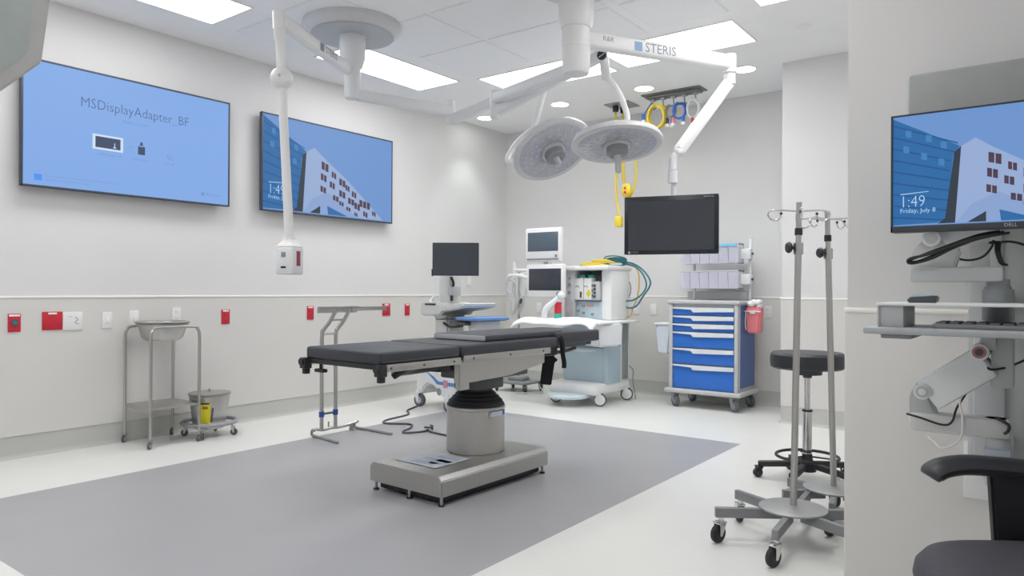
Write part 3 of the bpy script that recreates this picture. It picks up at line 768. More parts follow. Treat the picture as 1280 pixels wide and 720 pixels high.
# ------------------------------------------------------------------ steel basin stand
BS = thing('basin_stand', 'steel rolling basin stand with a shelf by the display wall', 'basin stand', (.235, 2.61, 0))
R_ = .011
for x in (-.185, .185):
    g = G()
    g.tube([(x, -.175, .075), (x, -.175, .60), (x, -.175, .765), (x, -.16, .81), (x, -.125, .83), (x, .125, .83), (x, .16, .81), (x, .175, .765), (x, .175, .60), (x, .175, .075)], R_, 10, 5)
    g.build('bent_tube_frame', ss, BS)
g = G().bx(-.185, .185, -.175, .175, .262, .276, .003)
g.bx(-.185, .185, -.178, -.172, .25, .276).bx(-.185, .185, .172, .178, .25, .276)
g.build('shelf', ss, BS)
g = G()
g.tube([(.165*math.cos(a*PI/12), .165*math.sin(a*PI/12), .845) for a in range(24)], .008, 8, 1, True)
for sx in (-1, 1): g.cyl((sx*.185, 0, .83), (sx*.16, 0, .845), .007, n=8)
g.build('ring', ss, BS)
for x in (-.185, .185):
    for y in (-.175, .175): caster(BS, (x, y, 0), .026, -.9, .016, ss, rubber, lgrey, .01)
bn = thing('wash_basin', 'round stainless basin sitting in the rolling stand', 'basin', (.235, 2.61, .845))
G().lathe([(.18, .012), (.184, .018), (.178, .022), (.165, .014), (.13, -.09), (.11, -.108), (0, -.110), (0, -.116), (.112, -.114), (.136, -.094), (.166, .004), (.18, .008)], n=40).build('bowl', ss, bn)

# ------------------------------------------------------------------ kick bucket
KB = thing('bucket_stand', 'low rolling ring stand around the steel bucket', 'bucket stand', (.30, 2.935, 0))
g = G().tube([(.19*math.cos(a*PI/12), .19*math.sin(a*PI/12), .105) for a in range(24)], .014, 10, 1, True)
g.tube([(.125*math.cos(a*PI/12), .125*math.sin(a*PI/12), .085) for a in range(24)], .006, 8, 1, True)
for i in range(4):
    a = PI/4+i*PI/2; g.cyl((.125*math.cos(a), .125*math.sin(a), .085), (.18*math.cos(a), .18*math.sin(a), .1), .005, n=8)
g.build('ring', mat('ring_grey', (150, 152, 158), .5), KB)
for i in range(4):
    a = PI/4+i*PI/2; caster(KB, (.165*math.cos(a), .165*math.sin(a), 0), .026, a, .018, ss, rubber, dgrey, .02)
BK = thing('kick_bucket', 'stainless kick bucket with lid and yellow warning label', 'bucket', (.30, 2.935, .06))
G().lathe([(0, 0), (.1, 0), (.112, .006), (.142, .245), (.15, .252), (.15, .258), (.14, .26), (.13, .252), (.104, .012), (0, .008)], n=36).build('pail', ss, BK)
G().lathe([(.146, .26), (.148, .264), (.12, .268), (.02, .27), (0, .27)], n=36).cyl((0, 0, .268), (0, 0, .283), .006, n=8).sph((0, 0, .289), .010).build('lid', ss, BK)
a0 = math.radians(-47-12); a1 = math.radians(-47+20)
g = G().lathe([(.1185, .05), (.1405, .205)], (0, 0, 0), 8, 0, a0, a1).lathe([(.1395, .193), (.1407, .203)], (0, 0, 0), 8, 1, a0+.06, a1-.06).lathe([(.1355, .158), (.1385, .178)], (0, 0, 0), 8, 2, a0+.14, a1-.14)
g.build('warning_label', [ylabel, black, mat('label_brown', (150, 110, 40), .5)], BK)
g = G().tube([(.13*math.cos(-.42), .13*math.sin(-.42), .06), (.146*math.cos(-.36), .146*math.sin(-.36), .165)], .006, 8, 1); g.build('pedal_handle', dgrey, BK)

# ------------------------------------------------------------------ bent steel table frame
FR = thing('steel_instrument_stand', 'bent tube steel stand with flat crossbar and floor legs', 'instrument stand', (.98, 3.50, 0))
for y in (-.065, .065):
    G().tube([(0, y, .045), (0, y, .30), (0, y, .74), (.01, y+.01, .80), (.035, y+.045, .86), (.06, y+.08, .945)], .0145, 10, 5).build('upright', ss, FR)
for z, dy, dx in ((.66, 0, 0), (.765, 0, .002), (.87, .05, .04)):
    G().cyl((dx, -.065+dy, z), (dx, .065+dy, z), .008, n=10).build('rung', ss, FR)
g = G()
for y in (-.065, .065): g.cyl((0, y, .145), (0, y, .185), .020, n=14)
g.cyl((0, -.065, .165), (0, .065, .165), .008, n=10, mi=1)
g.build('collar', [bluec, dgrey], FR)
g = G(); g.bx(.05, .066, -.15, .20, .925, .972, .003); g.bx(.05, .063, .19, .53, .935, .967, .003).bx(.045, .07, .165, .215, .923, .974, .004)
g.cyl((.064, .03, .95), (.07, .03, .95), .009, n=12)
g.bx(.05, .12, -.15, .20, .968, .972, .001).bx(.05, .10, .19, .53, .964, .967, .001)
g.build('crossbar', ss, FR)
g = G().tube([(-.01, -.13, .045), (0, -.12, .06), (0, -.05, .045), (0, .02, .05), (0, .1, .045), (0, .2, .05), (0, .27, .06)], .012, 10, 4)
g.cyl((0, 0, .05), (0, 0, .10), .006, n=8)
g.build('base_bar', ss, FR)
for y0, y1, x1 in ((-.12, -.165, .31), (.29, .285, .385)):
    g = G().tube([(0, y0, .06), (-.025, y0-.01, .05), (-.03, y0-.01, .02), (0, y0-.005, .010), (.1, y0+.3*(y1-y0), .010), (x1, y1, .010)], .010, 10, 4)
    g.build('floor_leg', mgrey, FR)
g = G().prism([(-.02, 0), (.02, 0), (.012, .05), (-.012, .05)], (.0, .215, .006), (0, 1, 0), (0, 0, 1), (.02, 0, 0), bev=.003); g.build('clamp', ss, FR)

# ------------------------------------------------------------------ ultrasound trolley
U = thing('ultrasound_trolley', 'white medical trolley with console and column behind the table', 'medical trolley', (.86, 5.03, 0), -.2)
prof = [(-.30, .11), (-.31, .2), (-.29, .29), (-.22, .36), (-.15, .385), (-.06, .355), (.1, .315), (.22, .29), (.30, .25), (.32, .16), (.24, .11), (.12, .12), (.06, .15), (0, .2), (-.06, .225), (-.13, .22), (-.19, .18), (-.21, .13)]
g = G().prism(prof, (0, -.19, 0), (1, 0, 0), (0, 0, 1), (0, .38, 0), bev=.012)
bs = g.build('base', white2, U)
g = G().prism([(-.16, .345), (-.02, .30), (.05, .265), (.28, .268), (.28, .235), (.03, .235), (-.03, .275)], (0, -.1925, 0), (1, 0, 0), (0, 0, 1), (0, .002, 0))
g.build('stripe', bstripe, bs)
G().bx(.13, .19, -.195, -.19, .215, .285).build('red_mark', mat('mark_pink', (196, 140, 150), .5), bs)
G().cyl((.06, -.192, .17), (.06, -.188, .17), .035, n=18).build('side_port', mgrey, bs)
for x, y in ((-.27, -.2), (.2, -.2), (-.27, .2), (.24, .2)): caster(U, (x, y, 0), .062, .25, .04, white2, rubber, lgrey, .02)
g = G().prism([(-.15, .36), (.10, .32), (.07, .5), (.06, .84), (.10, .885), (-.2, .885), (-.14, .82)], (0, -.10, 0), (1, 0, 0), (0, 0, 1), (0, .2, 0), bev=.015)
g.build('column', offw, U)
g = G().prism([(-.25, .875), (-.25, .972), (-.2, .985), (.02, .985), (.08, .966), (.2, .960), (.40, .985), (.44, .975), (.42, .945), (.28, .92), (.1, .90), (.06, .865), (-.22, .855)], (0, -.19, 0), (1, 0, 0), (0, 0, 1), (0, .38, 0), bev=.012)
cn = g.build('console', offw, U)
G().bx(-.17, .0, -.193, -.188, .958, .974).build('disc_slot', black, cn)
G().bx(.10, .34, -.15, .15, .958, .966).build('key_field', lgrey, cn)
g = G().bx(.02, .56, -.2, .17, .828, .835, .002).bx(.22, .46, -.2, .17, .79, .82, .006)
g.build('probe_shelf', dgrey, U)
G().bx(.34, .63, -.22, .16, .835, .862, .008).build('hand_rest', bluepad, U)
G().bx(.42, .56, -.14, .12, .74, .828, .01).build('drawer_box', offw, U)
G().tube([(.1, -.17, .80), (.18, -.17, .77), (.28, -.17, .772), (.38, -.17, .785)], .012, 8, 4).build('cable_hook', black, U)
g = G().bx(-.12, .05, -.07, .07, .95, 1.24, .02); g.build('monitor_post', offw, U)
G().tube([(.05, -.05, 1.22), (.085, -.05, 1.16), (.06, -.05, 1.10), (.06, -.05, 1.0)], .012, 8, 5).build('cable', black, U)
G().bx(.03, .1, -.08, .03, 1.05, 1.13, .01).build('arm_bracket', lgrey, U)
G().tube([(-.13, -.1, 1.05), (-.16, -.13, 1.0), (-.12, -.15, .965), (-.06, -.13, .965)], .012, 8, 4).build('gel_holder', white2, U)
pL = dep(6.5, 540.5, 324); pR = dep(6.5, 598.5, 324)
MO = thing('trolley_monitor', 'dark blank monitor on top of the white medical trolley', 'monitor', (pL+pR)/2)
u = pR-pL; w = u.length/2; MO.rotation_euler = (0, 0, math.atan2(u.y, u.x))
G().bx(-w, w, 0, .035, -.15, .15, .005).build('housing', black, MO)
G().bx(-w+.006, w-.006, -.002, .002, -.142, .142).build('screen', mat('dark_slate_screen', (62, 68, 76), .35), MO)
G().bx(-.05, .05, .035, .10, -.13, .05, .005).build('neck', dgrey, MO)
G().bx(-w-.008, -w+.006, .0, .03, -.155, -.09, .003).build('side_button', black, MO)

# power cord on the floor
g = G()
pts = [at(2, .008, *p) for p in ((521, 508), (509, 513), (510, 518), (483, 525), (482, 529), (512, 530), (514, 534), (504, 539), (508, 541), (530, 539), (535, 537), (540, 540), (562, 545), (575, 549), (600, 556))]
p0 = V((1.0, 4.3, 0))
g.tube([p-p0 for p in pts], .0075, 8, 6)
k_ = at(2, .012, 536, 538)-p0
g.tube([k_+V((.035*math.cos(a), .025*math.sin(a), .012+.003*a)) for a in (0, 1, 2, 3, 4, 5, 6, 7, 8)], .0075, 8, 4)
tag(g.build('floor_power_cord', dgrey), 'grey power cord zigzagging over the floor to the table base', 'power cord').location = p0

# ------------------------------------------------------------------ rolling stand with tubing
RS = thing('tubing_stand', 'slim rolling stand with clear tubing behind the table', 'stand', (.68, 6.33, 0))
G().cyl((0, 0, .09), (0, 0, 1.30), .011, n=14).build('pole', alum, RS)
g = G().bx(-.2, .2, -.16, .16, .085, .115, .02).bx(-.1, .1, -.08, .08, .11, .16, .02); g.build('base', mgrey, RS)
for x, y in ((-.19, -.15), (.19, -.15), (-.19, .15), (.19, .15)): caster(RS, (x, y, 0), .036, -.8, .028, black, brubber, dgrey, .01)
g = G().tube([(.16, -.28, .02), (.3, -.2, .02), (.36, -.06, .02), (.2, .1, .06)], .008, 8, 4); g.build('floor_hose', lgrey, RS)
e0 = at(1, 6.33, 652, 345)-RS.location
g = G().cyl(e0+V((-.1, 0, .16)), e0+V((-.1, 0, -.02)), .02, n=12).tube([e0+V((-.17, 0, .0)), e0+V((-.05, 0, .01)), e0+V((.12, 0, -.03))], .022, 10, 4)
g.tube([e0+V((-.1, 0, .07)), e0+V((.1, 0, .06)), e0+V((.3, -.05, .06))], .014, 8, 4).tube([e0+V((-.05, 0, 0)), e0+V((.1, 0, .04)), e0+V((.24, -.03, .06))], .014, 8, 4)
g.build('hanger', white, RS)
tubm = mat('clear_tubing', (206, 210, 214), .3, alpha=.65)
for k_ in range(3):
    o_ = (-.16, -.08, .02)[k_]; rr = .05
    pts = [e0+V((o_, -.02, -.02)), e0+V((o_-.02, -.03, -.15)), e0+V((o_+.03, -.03, -.3)), e0+V((o_+.05-.05*k_, -.03, -.42)), e0+V((o_+.10-.05*k_, -.02, -.3)), e0+V((o_+.08, -.02, -.1)), e0+V((o_+.05, 0, .0))]
    G().tube(pts, .010, 8, 5).build('tube', tubm, RS)
g = G().tube([e0+V((-.12+.06*math.cos(a), -.035, -.12+.08*math.sin(a))) for a in [i*.6 for i in range(12)]], .010, 8, 3); g.build('coiled_tube', tubm, RS)
g = G().cyl(e0+V((.03, -.04, -.25)), e0+V((.01, -.04, -.30)), .014, n=10); g.build('clip', dgrey, RS)

# ------------------------------------------------------------------ anaesthesia machine
A = thing('anesthesia_machine', 'tall white anesthesia machine with pale blue drawers and two screens', 'anesthesia machine', (1.68, 6.2, 0))
AX, AY = A.location.x, A.location.y
def ax_(x0, x1, y0, y1, z0, z1, bev=0, mi=0, g=None): return (g or G()).bx(x0-AX, x1-AX, y0-AY, y1-AY, z0, z1, bev, mi)
ax_(1.38, 1.95, 5.84, 6.52, .105, .215, .04).build('base', white, A)
g = G().lathe([(0, 0), (.20, 0), (.21, .02), (.20, .04), (0, .045)], (1.63-AX, 5.86-AY, .075), 28, rot=None)
g.build('foot_step', lblue2, A)
for x, y in ((1.43, 5.89), (1.90, 5.93), (1.43, 6.45), (1.91, 6.45)): caster(A, (x-AX, y-AY, 0), .064, .45, .034, white2, rubber, white, .01, hub=.78)
ax_(1.44, 1.95, 6.06, 6.5, .2, .80, .02).build('cabinet', white2, A)
g = ax_(1.90, 1.955, 6.03, 6.3, .2, .80, .01); g.build('side_panel', lblue, A)
ax_(1.95, 1.956, 6.33, 6.45, .22, .78, .002).build('side_trim', mgrey, A)
for z0, z1 in ((.215, .545), (.555, .76)):
    d_ = ax_(1.45, 1.905, 6.025, 6.07, z0, z1, .012).build('drawer', lblue, A)
    if z0 < .3:
        G().prism([(-.17+.34*i/8, -.03*math.sin(PI*i/8)) for i in range(9)], (1.68-AX, 6.018-AY, z1-.02), (1, 0, 0), (0, 0, 1), (0, .012, 0)).build('handle', lblue2, d_)
# work surface, side bin
g = ax_(1.30, 2.06, 5.70, 6.5, .785, .812, .012); g.build('work_surface', white, A)
g = G().prism([(-.13, 0), (.13, 0), (.15, .03), (.165, .22), (-.165, .22), (-.15, .03)], (2.06-AX, 5.90-AY, .575), (.35, .94, 0), (0, 0, 1), (-.13, .05, 0), bev=.02)
g.build('side_bin', white2, A)
g = ax_(1.62, 1.78, 5.74, 5.86, .812, .83, .006); g.build('tray', lgrey, A)
# upper frame
ax_(1.84, 1.96, 6.10, 6.48, .81, 1.31, .025).build('pillar', white, A)
ax_(1.44, 1.56, 6.06, 6.48, .81, 1.31, .015).build('gauge_pillar', lgrey, A)
g = G()
for z in (1.16, 1.08, 1.22): g.cyl((1.505-AX, 6.065-AY, z), (1.505-AX, 6.052-AY, z), .017 if z < 1.2 else .012, n=14)
g.build('gauge', mgrey, A)
ax_(1.47, 1.545, 6.05, 6.065, .845, .99, .004).build('flow_tubes', mat('grey_pinkish_panel', (176, 168, 172), .4), A)
ax_(1.56, 1.84, 6.40, 6.46, .81, 1.31).build('back_panel', mat('bay_grey', (214, 218, 222), .6), A)
ax_(1.41, 1.97, 6.02, 6.5, 1.30, 1.345, .014).build('top_shelf', white, A)
ax_(1.56, 1.85, 6.10, 6.4, .81, .995, .006).build('flow_panel', lblue, A)
for x, z in ((1.59, .90), (1.65, .88), (1.65, .95), (1.75, .87)): G().cyl((x-AX, 6.10-AY, z), (x-AX, 6.075-AY, z), .012, n=12).build('knob', mgrey, A)
ax_(1.68, 1.76, 6.095, 6.10, .945, .96).build('red_lettering_strip', mat('pale_red', (206, 140, 130), .5), A)
for x0, mk in ((1.555, dgrey), (1.655, ylabel)):
    v_ = ax_(x0, x0+.094, 6.08, 6.3, 1.005, 1.225, .01).build('vaporizer', white, A)
    G().cyl((x0+.05-AX, 6.15-AY, 1.222), (x0+.05-AX, 6.15-AY, 1.255), .035, n=18).build('dial_cap', teal, v_)
    (ax_(x0+.06, x0+.08, 6.075, 6.083, 1.03, 1.09) if mk is dgrey else G().prism([(-.03, 0), (0, .04), (.03, 0), (0, -.04)], (x0+.058-AX, 6.079-AY, 1.075), (1, 0, 0), (0, 0, 1), (0, .003, 0))).build('mark', mk, v_)
    G().tube([(x0+.01-AX, 6.078-AY, 1.135), (x0+.03-AX, 6.078-AY, 1.15), (x0+.05-AX, 6.078-AY, 1.13)], .004, 6, 4).build('printing', inkgrey, v_)
g = ax_(1.755, 1.84, 6.07, 6.3, 1.005, 1.19, .006); mm_ = g.build('monitor_module', lgrey, A)
g = G()
for i in range(4): ax_(1.775, 1.80, 6.062, 6.072, 1.03+.036*i, 1.055+.036*i, .002, g=g)
for i in range(3): ax_(1.757, 1.768, 6.062, 6.072, 1.04+.05*i, 1.06+.05*i, .002, g=g)
g.build('key_block', dgrey, mm_)
ax_(1.75, 1.845, 6.15, 6.35, 1.19, 1.255, .008).build('dark_module', dgrey, A)
ax_(1.555, 1.84, 6.075, 6.09, .995, 1.003).build('bay_ledge', dgrey, A)
# two screens
def mscreen(x0, x1, z0, z1, m, chin):
    f = ax_(x0, x1, 5.88, 5.935, z0, z1, .016).build('screen_housing', white, A)
    ax_(x0+.034, x1-.03, 5.8785, 5.884, z0+chin, z1-.045, .001).build('screen', m, f)
    return f
f1 = mscreen(1.085, 1.515, 1.385, 1.725, scr_dark2, .105)
ax_(1.11, 1.49, 5.872, 5.882, 1.405, 1.42, .003).build('control_strip', mgrey, f1)
ax_(1.45, 1.475, 5.872, 5.882, 1.43, 1.455, .003).build('knob', mgrey, f1)
f2 = mscreen(1.10, 1.55, 1.03, 1.362, scr_dark, .07)
G().cyl((1.505-AX, 5.885-AY, 1.066), (1.505-AX, 5.855-AY, 1.066), .022, n=18).build('selector_knob', mat('knob_green', (50, 120, 110), .5), f2)
g = ax_(1.3, 1.45, 5.93, 6.1, 1.28, 1.33, .008); ax_(1.27, 1.33, 5.935, 5.99, 1.2, 1.5, .01, g=g); g.build('screen_arm', white2, A)
# absorber canister with breathing hose
g = G().cyl((1.50-AX, 5.86-AY, .825), (1.50-AX, 5.86-AY, .875), .038, n=18, mi=1).cyl((1.50-AX, 5.86-AY, .875), (1.50-AX, 5.86-AY, .985), .035, n=18, mi=0)
g.build('absorber_canister', [red, teal], A)
G().tube([(1.52-AX, 5.85-AY, 1.03), (1.46-AX, 5.83-AY, .98), (1.40-AX, 5.80-AY, .92), (1.38-AX, 5.80-AY, .84)], .030, 12, 5).sph((1.54-AX, 5.85-AY, 1.05), .04).build('breathing_hose', white2, A)

# white sheet on the work surface
g = G(); t = bmesh.new()
nx, ny = 36, 16
def sheet(u, v):
    x = 1.10+.92*u; y = 5.62+.30*v
    z = .822+.008*math.sin(9*u+3*v)+.006*math.sin(17*u-5*v)
    if v < .18: z -= (.18-v)/.18*.05
    if u < .25: z -= ((.25-u)/.25)**2*.05
    if u > .92: z -= ((u-.92)/.08)**1.5*.05
    return V((x, y, z))
vs = [[t.verts.new(sheet(i/nx, j/ny)) for j in range(ny+1)] for i in range(nx+1)]
for i in range(nx):
    for j in range(ny): t.faces.new((vs[i][j], vs[i+1][j], vs[i+1][j+1], vs[i][j+1]))
g._merge(t)
o = g.build('draped_sheet', cloth)
tag(o, 'white sheet draped over the work surface of the anesthesia machine', 'sheet')
md = o.modifiers.new('thick', 'SOLIDIFY'); md.thickness = .012; md.offset = 1

# cables on top of and beside the machine
def strands(name, label, m, rows, r, cat='cable'):
    p0 = V(rows[0][0]); t = thing(name, label, cat, p0)
    for row in rows: G().tube([V(p)-p0 for p in row], r, 8, 6).build('strand', m, t)
    return t
yz = 6.25
strands('coiled_cable', 'bundle of yellow cable lying on top of the anesthesia machine', yellow,
        [[V((1.86, 6.20-.04*k, 1.352)), V((1.75, 6.17-.05*k, 1.354+.006*k)), V((1.65, 6.18-.05*k, 1.354)), V((1.60, 6.20-.02*k, 1.353)), V((1.63, 6.26, 1.353+.012*k)), V((1.72, 6.25-.02*k, 1.372+.01*k)), V((1.86, 6.24-.03*k, 1.378+.008*k)), V((1.93, 6.22, 1.374))] for k in range(4)], .0062)
strands('coiled_cable', 'coil of teal hose lying on top of the anesthesia machine', tealh,
        [[V((1.72, 6.34+.02*k, 1.353)), V((1.80, 6.30-.02*k, 1.372+.018*k)), V((1.90, 6.29-.02*k, 1.390+.018*k)), V((1.97, 6.32, 1.392+.012*k)), V((1.96, 6.40, 1.37+.01*k)), V((1.88, 6.44+.01*k, 1.356)), V((1.78, 6.42+.01*k, 1.354)), V((1.72, 6.38, 1.36+.01*k)), V((1.80, 6.34, 1.385+.012*k)), V((1.95, 6.36, 1.385+.01*k))] for k in range(4)], .0068)
strands('hanging_hose', 'teal hose arching widest beside the anesthesia machine', tealh, [[at(1, 6.35, 776, 328), at(1, 6.4, 790, 329), at(1, 6.45, 803, 337), at(1, 6.45, 812, 349), at(1, 6.45, 812, 358), at(1, 6.45, 804, 370), at(1, 6.42, 796, 382), at(1, 6.4, 788, 385), at(1, 6.4, 783, 384)]], .0085)
strands('hanging_hose', 'teal hose hanging in the inner arc beside the anesthesia machine', tealh, [[at(1, 6.37, 778, 330), at(1, 6.38, 792, 332), at(1, 6.4, 803, 342), at(1, 6.4, 808, 356), at(1, 6.4, 803, 367), at(1, 6.38, 792, 375), at(1, 6.38, 783, 376)]], .0085)
strands('hanging_hose', 'amber hose hanging from the anesthesia machine top', amber, [[at(1, 6.40, 780, 330), at(1, 6.43, 795, 335), at(1, 6.43, 799, 350), at(1, 6.43, 797, 370), at(1, 6.43, 791, 386), at(1, 6.43, 789, 394), at(1, 6.4, 784, 397)]], .0075)
strands('hanging_hose', 'thin grey hose close against the pillar of the anesthesia machine', mgrey, [[at(1, 6.45, 784, 350), at(1, 6.46, 788, 356), at(1, 6.46, 788, 366), at(1, 6.45, 784, 375)]], .006)
strands('power_cable', 'thin grey cable at the foot of the anesthesia machine', mgrey, [[at(1, 6.48, 783, 455), at(1, 6.6, 791, 462), at(1, 6.6, 791, 476), V((1.97, 6.58, .006)), V((1.9, 6.6, .006))]], .006)

# ------------------------------------------------------------------ blue supply cart
K = thing('supply_cart', 'grey medical cart with six blue drawers and clear bins', 'medical cart', (2.75, 6.64, 0))
KX, KY = 2.75, 6.64
def kx(x0, x1, y0, y1, z0, z1, bev=0, mi=0, g=None): return (g or G()).bx(x0-KX, x1-KX, y0-KY, y1-KY, z0, z1, bev, mi)
cg = mat('cart_grey', (192, 193, 194), .45, var=.015)
g = kx(2.415, 3.085, 6.44, 6.87, .17, .985, .006); g.build('cabinet', cg, K)
kx(3.085, 3.089, 6.47, 6.85, .21, .97).build('side_panel', blue2, K)
kx(2.40, 3.105, 6.39, 6.89, .98, 1.012, .008).build('top', cg, K)
kx(2.38, 3.12, 6.37, 6.89, .135, .175, .012).build('base_plate', cg, K)
g = kx(2.415, 2.45, 6.405, 6.45, .17, .985, .004); kx(3.05, 3.085, 6.405, 6.45, .17, .985, .004, g=g); kx(2.445, 3.055, 6.425, 6.45, .945, .985, g=g); g.build('front_frame', cg, K)
zt = [.948, .868, .792, .715, .560, .405]; zb = [.872, .796, .719, .564, .409, .178]
for a, b in zip(zt, zb):
    d_ = kx(2.455, 3.045, 6.415, 6.45, b+.004, a-.004, .003).build('drawer', blue, K)
    # pale pull lip: thin on one third, deep on the rest, tapering
    g = G().prism([(-.297, 0), (.297, 0), (.297, -.036), (-.09, -.046), (-.11, -.022), (-.297, -.012)], (0, 6.413-KY, a-.002), (1, 0, 0), (0, 0, 1), (0, -.018, 0), bev=.002)
    g.build('handle', mat('pale_pull', (222, 226, 230), .4), d_)
for x, y in ((2.46, 6.43), (3.03, 6.43), (2.46, 6.83), (3.04, 6.83)): caster(K, (x-KX, y-KY, 0), .058, -.6, .032, alum, rubber, mgrey, .01)
for x in (2.50, 3.06): kx(x-.012, x+.012, 6.80, 6.825, 1.01, 1.60, .003).build('post', white2, K)
kx(2.43, 3.03, 6.81, 6.822, 1.02, 1.10).build('splash_rail', lgrey, K)
for z0, z1 in ((1.125, 1.300), (1.365, 1.555)):
    bn_ = G(); kx(2.43, 3.0, 6.66, 6.80, z0, z0+.008, g=bn_); kx(2.43, 3.0, 6.792, 6.80, z0, z1, g=bn_); kx(2.43, 2.438, 6.66, 6.80, z0, z1, g=bn_); kx(2.992, 3.0, 6.66, 6.80, z0, z1, g=bn_); kx(2.43, 3.0, 6.66, 6.80, z1-.012, z1, g=bn_)
    for i in range(1, 6): kx(2.43+.095*i, 2.435+.095*i, 6.67, 6.795, z0, z1-.01, g=bn_)
    bo = bn_.build('bin_case', mat('bin_white', (226, 227, 234), .4, alpha=.85), K)
    for i in range(6):
        g = G().prism([(0, z0+.006), (-.03, z1-.016), (-.024, z1-.016), (.006, z0+.006)], (2.435+.095*i-KX, 6.655-KY, 0), (0, 1, 0), (0, 0, 1), (.09, 0, 0))
        g.build('tilt_bin', clear, bo)
    kx(2.97, 3.09, 6.72, 6.80, z0+.04, z0+.14, .01).build('bracket', white2, bo)
    G().cyl((3.088-KX, 6.76-KY, z0+.09), (3.105-KX, 6.76-KY, z0+.09), .012, n=12).build('knob', dgrey, bo)
    if z0 > 1.3: kx(2.44, 2.99, 6.62, 6.64, z1-.03, z1-.006).build('label_strip', cyan, bo)
# red sharps bucket hung on the cart
SB = thing('sharps_bucket', 'translucent red sharps bucket hanging from the blue cart', 'sharps bucket', (3.165, 6.62, .715))
g = G().prism([(-.055, 0), (.055, 0), (.07, .24), (-.07, .24)], (0, -.05, 0), (1, 0, 0), (0, 0, 1), (0, .11, 0), bev=.012); g.build('tub', redt, SB)
g = G()
for i in range(9):
    a = i*2.4; g.sph((.04*math.cos(a), .03*math.sin(a), .252+.016*(i % 3)), .032, (1, 1, .9), n=10)
g.build('paper_wad', cloth, SB)
g = G().tube([(-.075, -.06, .20), (.0, -.066, .205), (.075, -.06, .20)], .006, 8, 3).tube([(-.06, -.06, .205), (-.07, -.05, .1), (-.062, -.05, .03)], .005, 8, 3).box((.0, -.066, .195), (.05, .008, .03), .003)
g.tube([(-.075, -.02, .19), (-.09, .0, .19)], .006, 6, 1)
g.build('hanger', white2, SB)
WB = thing('waste_bin', 'small white waste bin hanging on the blind side of the blue cart', 'waste bin', (2.30, 6.60, .485))
G().prism([(-.055, 0), (.055, 0), (.085, .29), (-.085, .29)], (0, -.08, 0), (1, 0, 0), (0, 0, 1), (0, .16, 0), bev=.014).build('tub', mat('bin_bluewhite', (214, 222, 232), .45), WB)
g = G().bx(-.094, .094, -.092, .092, .28, .302, .006); g.build('rim', white2, WB)
G().bx(.085, .112, -.03, .03, .22, .27, .004).build('bracket', lgrey, WB)

# ------------------------------------------------------------------ black stool
ST = thing('rolling_stool', 'round black stool on chrome post behind the drip stands', 'stool', (4.215, 4.36, 0))
G().lathe([(0, .655), (.19, .655), (.203, .665), (.206, .70), (.203, .735), (.19, .748), (.1, .752), (0, .753)], n=40).build('seat', mat('stool_vinyl', (46, 49, 54), .45), ST)
G().cyl((0, 0, .62), (0, 0, .656), .08, n=20).cyl((0, 0, .60), (0, 0, .62), .025, n=14).build('seat_mount', dgrey, ST)
g = G().cyl((0, 0, .40), (0, 0, .62), .016, n=16).cyl((0, 0, .11), (0, 0, .41), .026, n=18)
g.build('gas_lift', chrome, ST)
G().cyl((0, 0, .405), (0, 0, .415), .029, n=18).build('lift_collar', black, ST)
G().lathe([(.05, .06), (.045, .10), (.03, .13), (.028, .16)], n=18).build('base_hub', black, ST)
for i in range(5):
    a = math.radians(196+72*i); c_, s_ = math.cos(a), math.sin(a)
    g = G(); bar(g, (.02*c_, .02*s_, .10), (.27*c_, .27*s_, .078), .02, .016, .006); g.build('base_arm', black, ST)
    caster(ST, (.26*c_, .26*s_, 0), .027, a+.5, .03, black, brubber, dgrey, .004)
g = G().tube([(.17*math.cos(i*PI/16), .17*math.sin(i*PI/16), .145) for i in range(32)], .009, 8, 1, True)
for i in range(3):
    a = 2*PI*i/3; g.cyl((.03*math.cos(a), .03*math.sin(a), .145), (.17*math.cos(a), .17*math.sin(a), .145), .005, n=8)
g.build('foot_ring', black, ST)

